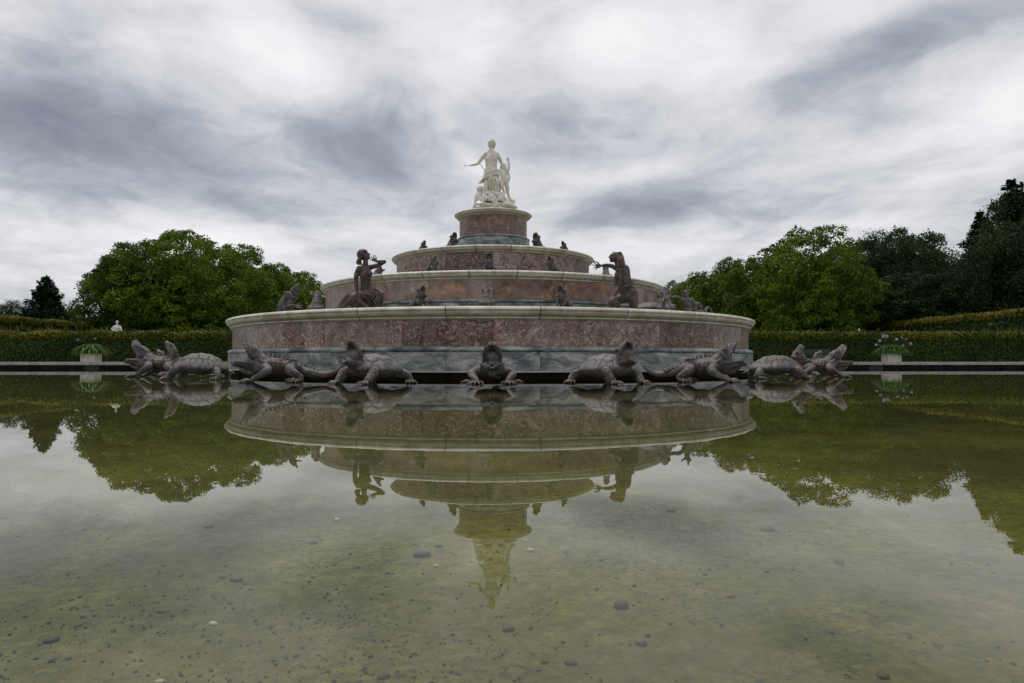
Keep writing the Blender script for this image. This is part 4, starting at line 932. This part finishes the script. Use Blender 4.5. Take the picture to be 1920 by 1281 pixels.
for i, (px, Y, k, s, h, rz, lab) in enumerate([
        (325, 62, 0, .98, .90, .3, 'broad round lime tree at the outer left end of the left row'),
        (250, 61, 2, .66, .80, 4.1, 'lower lime tree spreading out at the extreme left of the left row'),
        (405, 70, 1, .95, .93, 1.9, 'tall lime tree second from the outer end of the left row'),
        (462, 79, 2, .95, .95, 3.3, 'lime tree third from the outer end of the left row'),
        (515, 89, 0, .95, .96, 5.0, 'lime tree fourth from the outer end of the left row'),
        (552, 99, 1, .95, .98, .9, 'lime tree fifth from the outer end of the left row, near the fountain'),
        (583, 111, 2, .95, .98, 2.2, 'last small looking lime tree of the left row beside the fountain')]):
    plant_tree('lime_tree', lab, 'tree', px, Y, *LIMES[k], (s, s, h), rz, g1)
for i, (px, Y, k, s, h, rz, lab) in enumerate([
        (1530, 64, 1, .86, .97, .2, 'bright green lime tree at the outer right end of the right row'),
        (1458, 71, 0, .85, .93, 2.9, 'lime tree second from the outer end of the right row'),
        (1400, 79, 2, .92, .94, 1.1, 'lime tree third from the outer end of the right row'),
        (1355, 89, 1, .92, .93, 4.4, 'lime tree fourth from the outer end of the right row'),
        (1318, 100, 0, .92, .96, 3.6, 'lime tree fifth from the outer end of the right row'),
        (1285, 110, 2, .92, 1.02, .6, 'last small looking lime tree of the right row beside the fountain')]):
    plant_tree('lime_tree', lab, 'tree', px, Y, *LIMES[k], (s, s, h), rz, g2)
g3 = 'trees of the dark wood on the right'
for (px, Y, T, s, h, rz, nm, lab) in [
        (1600, 82, DARKS[0], 1.0, 1.12, .4, 'dark_tree', 'dark broadleaf tree rising just behind the brightest lime tree'),
        (1655, 74, BIRCH, 1.15, 1.0, 1.4, 'birch_tree', 'feathery birch tree left of the highest tree of the dark wood'),
        (1705, 76, DARKS[1], .85, 1.12, 2.4, 'dark_tree', 'highest rounded tree in the middle of the dark wood'),
        (1752, 80, BIRCH, 1.3, .98, 3.4, 'birch_tree', 'birch tree right of the highest tree of the dark wood'),
        (1700, 66, DARKS[0], .95, .66, 5.4, 'dark_tree', 'low spreading dark tree in front of the middle of the wood'),
        (1772, 62, DARKS[1], .90, .62, .7, 'dark_tree', 'low spreading dark tree between the birch and the tall conifers'),
        (1632, 70, DARKS[1], .75, .6, 4.7, 'dark_tree', 'low dark tree filling the gap beside the brightest lime tree'),
        (1842, 66, SPRUCE, 1.15, .93, .5, 'conifer', 'dark conifer with ragged tip left of the tallest conifer'),
        (1904, 62, SPRUCE, 1.35, 1.06, 2.5, 'conifer', 'tallest dark conifer at the right edge of the photograph'),
        (1902, 59, WEEP, .82, .87, 1.5, 'weeping_tree', 'drooping green tree standing before the tallest conifer'),
        (1965, 60, WEEP, 1.0, 1.12, 4.0, 'weeping_tree', 'drooping tree at the far right, only its left side in view'),
        (1816, 63, DARKS[0], .85, .56, 3.0, 'dark_tree', 'low dark tree behind the right side hedge')]:
    plant_tree(nm, lab, 'tree', px, Y, *T, (s, s, h), rz, g3)
wl_ = ['behind the brightest lime tree', 'between the brightest lime and the first birch', 'behind the first birch', 'behind the highest rounded tree', 'behind the second birch', 'behind the ragged conifer', 'behind the tallest conifer', 'beyond the right edge of the photograph']
for k, (px, Y) in enumerate([(1570, 105), (1620, 98), (1670, 96), (1725, 98), (1780, 95), (1830, 88), (1885, 84), (1940, 80)]):
    o = plant_tree('dark_tree', 'dark tree closing the back of the wood '+wl_[k], 'tree', px, Y, *DARKS[k % 2], (1.15, 1.15, .98), k*1.3, 'dark trees at the back of the right wood')
g4 = 'trees on the far left beyond the side hedge'
for (px, Y, T, s, h, rz, nm, lab) in [
        (85, 88, YEWC, .88, .99, .5, 'conifer', 'dark spreading conifer standing alone above the left side hedge'),
        (15, 92, BIRCH, .9, .56, 1.5, 'birch_tree', 'thin leaved tree left of the lone conifer'),
        (152, 95, DARKS[0], .5, .54, 2.5, 'dark_tree', 'small bushy tree right of the lone conifer'),
        (188, 90, LIMES[1], .55, .46, 3.5, 'lime_tree', 'small green tree between the lone conifer and the lime row'),
        (45, 96, DARKS[1], .6, .42, .9, 'dark_tree', 'low bushy tree behind the lone conifer'),
        (110, 99, DARKS[0], .62, .42, .2, 'dark_tree', 'low round tree just right behind the lone conifer'),
        (-40, 84, DARKS[1], .7, .55, 2.0, 'dark_tree', 'bushy tree at the extreme left edge of the photograph'),
        (212, 74, DARKS[1], .42, .34, 2.0, 'dark_tree', 'low dark bush at the foot of the leftmost lime tree')]:
    plant_tree(nm, lab, 'tree', px, Y, *T, (s, s, h), rz, g4)
# ---- hedges: dark core, a coat of leaves, olive and rusty shoots on top
def hedge(label, x0, x1, y0, y1, zt, front, name='hedge', dens=150, leaf=.055, shoots=True, sh_h=.24):
    t = thing(name, label, 'hedge', ((x0+x1)/2, (y0+y1)/2, .2)); cx_, cy_ = (x0+x1)/2, (y0+y1)/2
    hx, hy, hz = (x1-x0)/2, (y1-y0)/2, zt-.2
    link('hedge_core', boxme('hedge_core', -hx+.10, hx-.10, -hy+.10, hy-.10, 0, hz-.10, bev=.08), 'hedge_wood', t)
    C, N = [], []
    def coat(n, f):
        a_ = rng.random((n, 2)); p, nn = f(a_); p = p+rng.normal(size=p.shape)*np.array([.03, .03, .03])
        lump = .085*np.sin(p[:, 0]*1.7+2*np.sin(p[:, 0]*.6)+p[:, 1])*np.sin(p[:, 2]*3.1+p[:, 0]*.4); p = p+nn*lump[:, None]
        C.append(p); N.append(nn+rng.normal(size=p.shape)*.55+np.array([0, 0, .25]))
    for s in front:
        if s in ('-y', '+y'):
            k = -1 if s == '-y' else 1
            coat(int(2*hx*hz*dens), lambda a_: (np.stack([(a_[:, 0]*2-1)*hx, np.full(len(a_), k*hy), a_[:, 1]*hz], 1), np.tile([0., k, 0], (len(a_), 1))))
        else:
            k = -1 if s == '-x' else 1
            coat(int(2*hy*hz*dens), lambda a_: (np.stack([np.full(len(a_), k*hx), (a_[:, 0]*2-1)*hy, a_[:, 1]*hz], 1), np.tile([k*1., 0, 0], (len(a_), 1))))
    coat(int(4*hx*hy*dens*.55), lambda a_: (np.stack([(a_[:, 0]*2-1)*hx, (a_[:, 1]*2-1)*hy, np.full(len(a_), hz-.03)], 1), np.tile([0., 0, 1], (len(a_), 1))))
    C = np.concatenate(C); N = np.concatenate(N); N /= np.linalg.norm(N, axis=1)[:, None]; k = len(C); w = leaf*(.6+.8*rng.random(k))
    o = link('hedge_leaves', quads('hedge_leaves', C, N, unit(k), w*.8, w, 'hedge_leaf'), None, t, kind='stuff')
    # new growth: upper band of the face and the top
    n = int((2*hx if hx > hy else 2*hy)*(330 if shoots else 200)); a_ = rng.random((n, 3)); band = .40*a_[:, 2]**1.6
    if hx > hy: X = (a_[:, 0]*2-1)*hx; Y = -hy-.02+.06*rng.normal(size=n)+a_[:, 1]*np.where(band < .1, 2*hy, .08)
    else: Y = (a_[:, 0]*2-1)*hy; sx_ = -1 if '-x' in front else 1; X = sx_*(hx+.02+.05*rng.normal(size=n)-a_[:, 1]*np.where(band < .1, 2*hx, .08))
    Z = hz-band+.05*np.sin(X*2.1+Y*1.3)+.04*rng.normal(size=n)
    nn = np.tile([0., -.55, .7], (n, 1))+rng.normal(size=(n, 3))*.45; nn /= np.linalg.norm(nn, axis=1)[:, None]; w = leaf*(.6+.7*rng.random(n))
    up = np.tile([0, 0, 1.], (n, 1))+rng.normal(size=(n, 3))*.3
    ms = quads('hedge_shoots', np.stack([X, Y, Z], 1), nn, up, w*.7, w*1.3, 'shoot_leaf'); link('hedge_shoots', ms, None, t, kind='stuff')
    if shoots:
        n = int((2*hx if hx > hy else 2*hy)*14); C, N, UP, Wd, Hh = [], [], [], [], []
        for i in range(n):
            if hx > hy: x, y = rng.uniform(-hx, hx), rng.uniform(-hy, hy)
            else: x, y = rng.uniform(-hx, hx), rng.uniform(-hy, hy)
            g = .5+.5*math.sin(x*.9+2*math.sin(x*.37)+y); L = sh_h*(.3+1.1*rng.random())*(.5+g)
            q = nrm([rng.normal()*.22, rng.normal()*.22, 1])
            C.append(V(x, y, hz)+q*L*.5); N.append(unit(1)[0]); UP.append(q); Wd.append(.006); Hh.append(L*.5)
            for j in range(5):
                C.append(V(x, y, hz)+q*L*(.45+.13*j)+rng.normal(size=3)*.015); N.append(unit(1)[0]); UP.append(q+rng.normal(size=3)*.5); Wd.append(.016); Hh.append(.03)
        N = np.array(N); UP = np.array(UP)
        link('tall_shoots', quads('tall_shoots', np.array(C), N, UP, Wd, Hh, 'shoot_leaf'), None, t, kind='stuff')
    return t
hedge('long clipped hedge with olive new growth on top behind the far pool edge', -36, 36, 41.2, 42.6, 2.08, ['-y'], dens=230, leaf=.06)
hedge('tall side hedge running away from the viewer on the far left', -39.0, -37.4, 46, 76, 3.82, ['+x', '-y'], dens=45, leaf=.10, sh_h=.2)
hedge('tall side hedge running away from the viewer on the far right', 36.6, 38.2, 46, 84, 3.92, ['-x', '-y'], dens=45, leaf=.10, sh_h=.2)
link('terrace_wall', boxme('terrace_wall', -60, 60, 52, 52.5, .1, 2.49), 'grey_stone').update_tag()
tw = bpy.data.objects['terrace_wall']; tag(tw, 'pale stone terrace edge just showing as a thin line above the long hedge', 'wall')
# ---- planters with agapanthus
def planter(px, label, seed, blooms):
    p = at_y(px, 670, 38.35); t = thing('planter', label, 'planter', (p.x, p.y, .224), 0, 'white box planters on the far pool edge'); rr = np.random.default_rng(seed)
    bx_ = link('box', boxme('box', -.31, .31, -.31, .31, .06, .52, bev=.01), 'plaster_white', t)
    for sx in (-1, 1):
        for sy in (-1, 1):
            link('corner_post', boxme('corner_post', sx*.325-.04, sx*.325+.04, sy*.325-.04, sy*.325+.04, 0, .58, bev=.01), 'plaster_white', t)
    for z in (.08, .49):
        for s in (-1, 1): link('rail', boxme('rail', -.283, .283, s*.323-.02, s*.323+.02, z, z+.07, bev=.006), 'plaster_white', t); link('rail', boxme('rail', s*.323-.02, s*.323+.02, -.283, .283, z, z+.07, bev=.006), 'plaster_white', t)
    C, F = [], []
    for i in range(900):
        a_ = rr.uniform(0, 2*PI); L = rr.uniform(.75, 1.35); el = rr.uniform(.65, 1.52); d = V(math.cos(a_), math.sin(a_), 0); s_ = V(-d[1], d[0], 0)
        r0 = rr.uniform(0, .24); p0 = d*r0+V(0, 0, .50); w = rr.uniform(.028, .050)
        o = len(C)
        for j in range(6):
            u = j/5; q = p0+d*L*math.cos(el)*u*1.0+V(0, 0, L*math.sin(el)*u*1.0-.72*L*u*u*u); q[2] = max(q[2], .20); ww = w*(1-u**3)+.002
            C += [tuple(q-s_*ww), tuple(q+s_*ww)]
        F += [(o+2*j, o+2*j+1, o+2*j+3, o+2*j+2) for j in range(5)]
    me = meshdata('leaves', C, F, True); me.materials.append(MATS['strap_leaf']); pl = link('leaves', me, None, t, kind='stuff')
    for (dx, dz, r) in blooms:
        S = Sculpt(); S.limb([(0, 0, .6), (dx*.3, -.1, .6+dz*.6), (dx, -.2, .55+dz)], [.008, .007, .005], seg=5, sub=3)
        me = meshdata('flower_stem', S.v, S.f, True); me.materials.append(MATS['strap_leaf']); st = link('flower_stem', me, None, t)
        c = V(dx, -.2, .55+dz); k = 60; d = unit(k); pts = c+d*r*(.5+.5*rr.random((k, 1)))
        link('flower_head', quads('flower_head', pts, unit(k), unit(k), np.full(k, .022), np.full(k, .030), 'flower'), None, st)
    return t
planter(1671, 'white box planter with green strap leaves and pale blue flowers, right pool edge', 4,
        [(-.55, 1.0, .10), (-.35, .98, .11), (-.75, .72, .08), (.2, .8, .07), (.5, .9, .05), (.55, .45, .06), (.75, .82, .05), (1.0, .55, .07), (-.95, .5, .06)])
planter(171, 'white box planter smothered by green strap leaves, left pool edge', 9, [(-.6, .75, .05), (.3, .8, .04)])
# ---- bench behind the right creatures
p = at_y(1532, 670, 40.0)
bn = thing('garden_bench', 'dark green garden bench before the hedge behind the right lead creatures', 'bench', (p.x, p.y, .224))
for k in range(4): link('seat_slat', boxme('seat_slat', -.9, .9, -.22+.11*k, -.13+.11*k, .42, .45, bev=.005), 'green_paint', bn)
for k in range(3): link('back_slat', boxme('back_slat', -.9, .9, .24, .265, .50+.12*k, .59+.12*k, bev=.005), 'green_paint', bn)
for s in (-1, 1):
    link('leg', boxme('leg', s*.8-.03, s*.8+.03, -.22, -.16, 0, .418), 'green_paint', bn); link('leg', boxme('leg', s*.8-.03, s*.8+.03, .27, .32, 0, .84), 'green_paint', bn)
# ---- iron water inlets at the foot of the far pool wall
gm = boxme('grating_frame', -.55, .55, -.06, .0, -.12, -.08)
for px, lb in ((1643, 'low dark iron inlet grating at the water line under the right planter'), (172, 'low dark iron inlet grating at the water line under the left planter')):
    p = at_y(px, 690, 36.6); t = thing('inlet_grating', lb, 'grating', (p.x, p.y, .0), 0, None, (.52, 1, 1))
    for z in (-.02, .10): link('frame_bar', boxme('frame_bar', -.62, .62, -.05, .05, z, z+.03, bev=.004), 'dark_iron', t)
    for i in range(9): link('upright_bar', boxme('upright_bar', -.6+.15*i-.02, -.6+.15*i+.02, -.03, .03, .012, .098, bev=.003), 'dark_iron', t)
# ---- distant white statues
def far_statue(label, px, Y, zb, s):
    p = at_y(px, 620, Y); t = thing('garden_statue', label, 'statue', (p.x, p.y, .2)); S = Sculpt()
    S.limb([(0, 0, 0), (.02, 0, .5), (0, 0, .95), (-.03, 0, 1.25), (0, 0, 1.42)], [(.42, .3), (.32, .28), (.22, .18), (.25, .16), (.09, .09)], up=(0, 1, 0)); S.limb([(0, 0, 1.4), (0, 0, 1.55)], [.07, .065]); head(S, (0, 0, 1.66), (-.5, -.8, 0), (0, 0, 1), 1.15)
    S.limb([(-.2, 0, 1.33), (-.38, -.05, 1.15), (-.2, -.2, 1.0)], [.08, .065, .05]); S.limb([(.2, 0, 1.33), (.34, -.05, 1.1), (.42, -.1, .85)], [.08, .07, .06]); S.limb([(.2, 0, .9), (.45, -.1, .5), (.5, -.1, .1)], [.12, .12, .1])
    for i in range(8): S.limb([(-.2+.05*i, -.15, .95), (-.26+.07*i, -.26, .5), (-.3+.09*i, -.3, .02)], [.03, .04, .04], seg=7)
    o = link('figure', S.mesh('garden_figure', 'white_marble', .025, 1), None, t, (0, 0, zb)); o.scale = (s, s, s)
    link('pedestal', boxme('pedestal', -.5, .5, -.4, .4, 0, zb, bev=.03), 'plaster_white', t)
far_statue('small distant white garden statue above the hedge on the left', 219.5, 49.5, 1.42, .88)
far_statue('small distant white garden statue above the hedge on the right', 1611, 50.5, 1.25, .72)
# ------------------------------------------------------------------ stones on the pool floor
def pebble_mesh(seed, sub=2):
    import bmesh
    bm = bmesh.new(); bmesh.ops.create_icosphere(bm, subdivisions=sub, radius=1); rr = np.random.default_rng(seed); ph = rr.uniform(0, 6, 6)
    for v_ in bm.verts:
        x, y, z = v_.co; v_.co *= 1+.14*math.sin(2.3*x+ph[0])+.10*math.sin(3.1*y+ph[1]+z)+.07*math.sin(4*z+ph[2])
    me = bpy.data.meshes.new('pebble'); bm.to_mesh(me); bm.free(); me.shade_smooth(); return me
FZ = -.30
for i, (px, py, r, c, lab) in enumerate([
        (793, 1038, 14, 'blue', 'largest blue grey pebble on the pool floor, left of the mirrored statue'), (822, 1020, 7, 'grey', 'small round grey pebble right above the largest blue grey pebble'),
        (1165, 1133, 14, 'brown', 'dark brown round pebble on the pool floor right of the mirrored head'), (1200, 1200, 12, 'grey', 'grey round pebble below the dark brown pebble on the right'),
        (951, 1175, 11, 'brown', 'reddish brown pebble just under the mirrored head of the statue'), (995, 1028, 7, 'pale', 'pale pebble just right of the mirrored marble group'),
        (586, 1015, 7, 'blue', 'small bluish pebble left of the largest pebble'), (392, 985, 9, 'blue', 'bluish pebble in the left part of the pool below the mirrored trees'),
        (1071, 1236, 11, 'brown', 'brown pebble at the bottom of the photograph right of its middle'), (400, 1165, 8, 'pale', 'pale pebble in the lower left of the pool'),
        (1572, 1050, 12, 'brown', 'flat brown pebble in the right part of the pool'), (1368, 1113, 8, 'red', 'small red pebble in the right part of the pool'),
        (818, 1057, 5, 'pale', 'tiny white pebble under the largest blue grey pebble'), (300, 1272, 8, 'pale', 'white pebble at the bottom edge on the left'),
        (632, 972, 7, 'pale', 'pale flat pebble beside the mirrored left woman'), (1440, 990, 12, 'blue', 'bluish flat pebble right of the mirrored fountain'),
        (1255, 955, 9, 'blue', 'bluish pebble beside the mirrored right woman'), (720, 1262, 10, 'brown', 'brown pebble at the bottom edge left of the middle'),
        (97, 1195, 12, 'brown', 'dark flat pebble in the lower left corner'), (445, 1082, 11, 'grey', 'grey flat pebble in the left half of the pool'),
        (1655, 1262, 11, 'brown', 'brown pebble near the lower right corner'), (1437, 1067, 7, 'blue', 'small bluish pebble in the right half of the pool'),
        (1127, 1046, 6, 'grey', 'small grey pebble right of the pale pebble by the mirrored group'), (1062, 1030, 6, 'grey', 'small grey pebble in the mirrored clouds right of the statue')]):
    q = at_z(px, py, FZ+.01); d = math.hypot(q.x, q.y); rad = r*1.0*q.y/FPX*.95
    o = link('pebble', pebble_mesh(i), 'pebble_'+c, None, (q.x, q.y, FZ+rad*.3), i*1.7); o.scale = (rad*1.15, rad, rad*.6); tag(o, lab, 'pebble', 'pebbles on the pool floor')
def crumbs(name, n, smin, smax, m, xs, ys, gate):
    base = np.array([(1, 0, 0), (0, 1, 0), (-1, 0, 0), (0, -1, 0), (0, 0, .6), (0, 0, -.6)], float); fc = np.array([(0, 1, 4), (1, 2, 4), (2, 3, 4), (3, 0, 4), (1, 0, 5), (2, 1, 5), (3, 2, 5), (0, 3, 5)])
    Vv, Ff = [], []; k = 0
    while k < n:
        y = ys[0]+(ys[1]-ys[0])*rng.random()**1.6; x = rng.uniform(-1, 1)*(.5+y*.85)
        g = .5+.5*math.sin(x*2.2+1.3*math.sin(y*1.7)+1)*math.cos(y*1.9+x*.6+.5)
        g2 = math.exp(-((x+.35)/.55)**2-((y-1.5)/.75)**2)
        if rng.random() > g*g*g*(.9 if x < .8 else .35)+.02+g2: continue
        s = smin+(smax-smin)*rng.random()**3; R = rng.normal(size=(3, 3)); R, _ = np.linalg.qr(R)
        sc = np.array([1, .5+.5*rng.random(), .35+.3*rng.random()])*s; A = (base*sc)@R.T; A[:, 2] *= .6; A += (x, y, FZ+s*.3)
        Vv.append(A); Ff.append(fc+6*k); k += 1
    me = bpy.data.meshes.new(name); me.from_pydata(np.concatenate(Vv).tolist(), [], np.concatenate(Ff).tolist()); me.materials.append(MATS[m]); me.shade_smooth()
    link(name, me, None, None, kind='stuff')
crumbs('floor_debris', 8000, .0025, .010, 'crumb', None, (.5, 9), None)
crumbs('floor_gravel', 700, .003, .008, 'pebble_grey', None, (.5, 9), None)
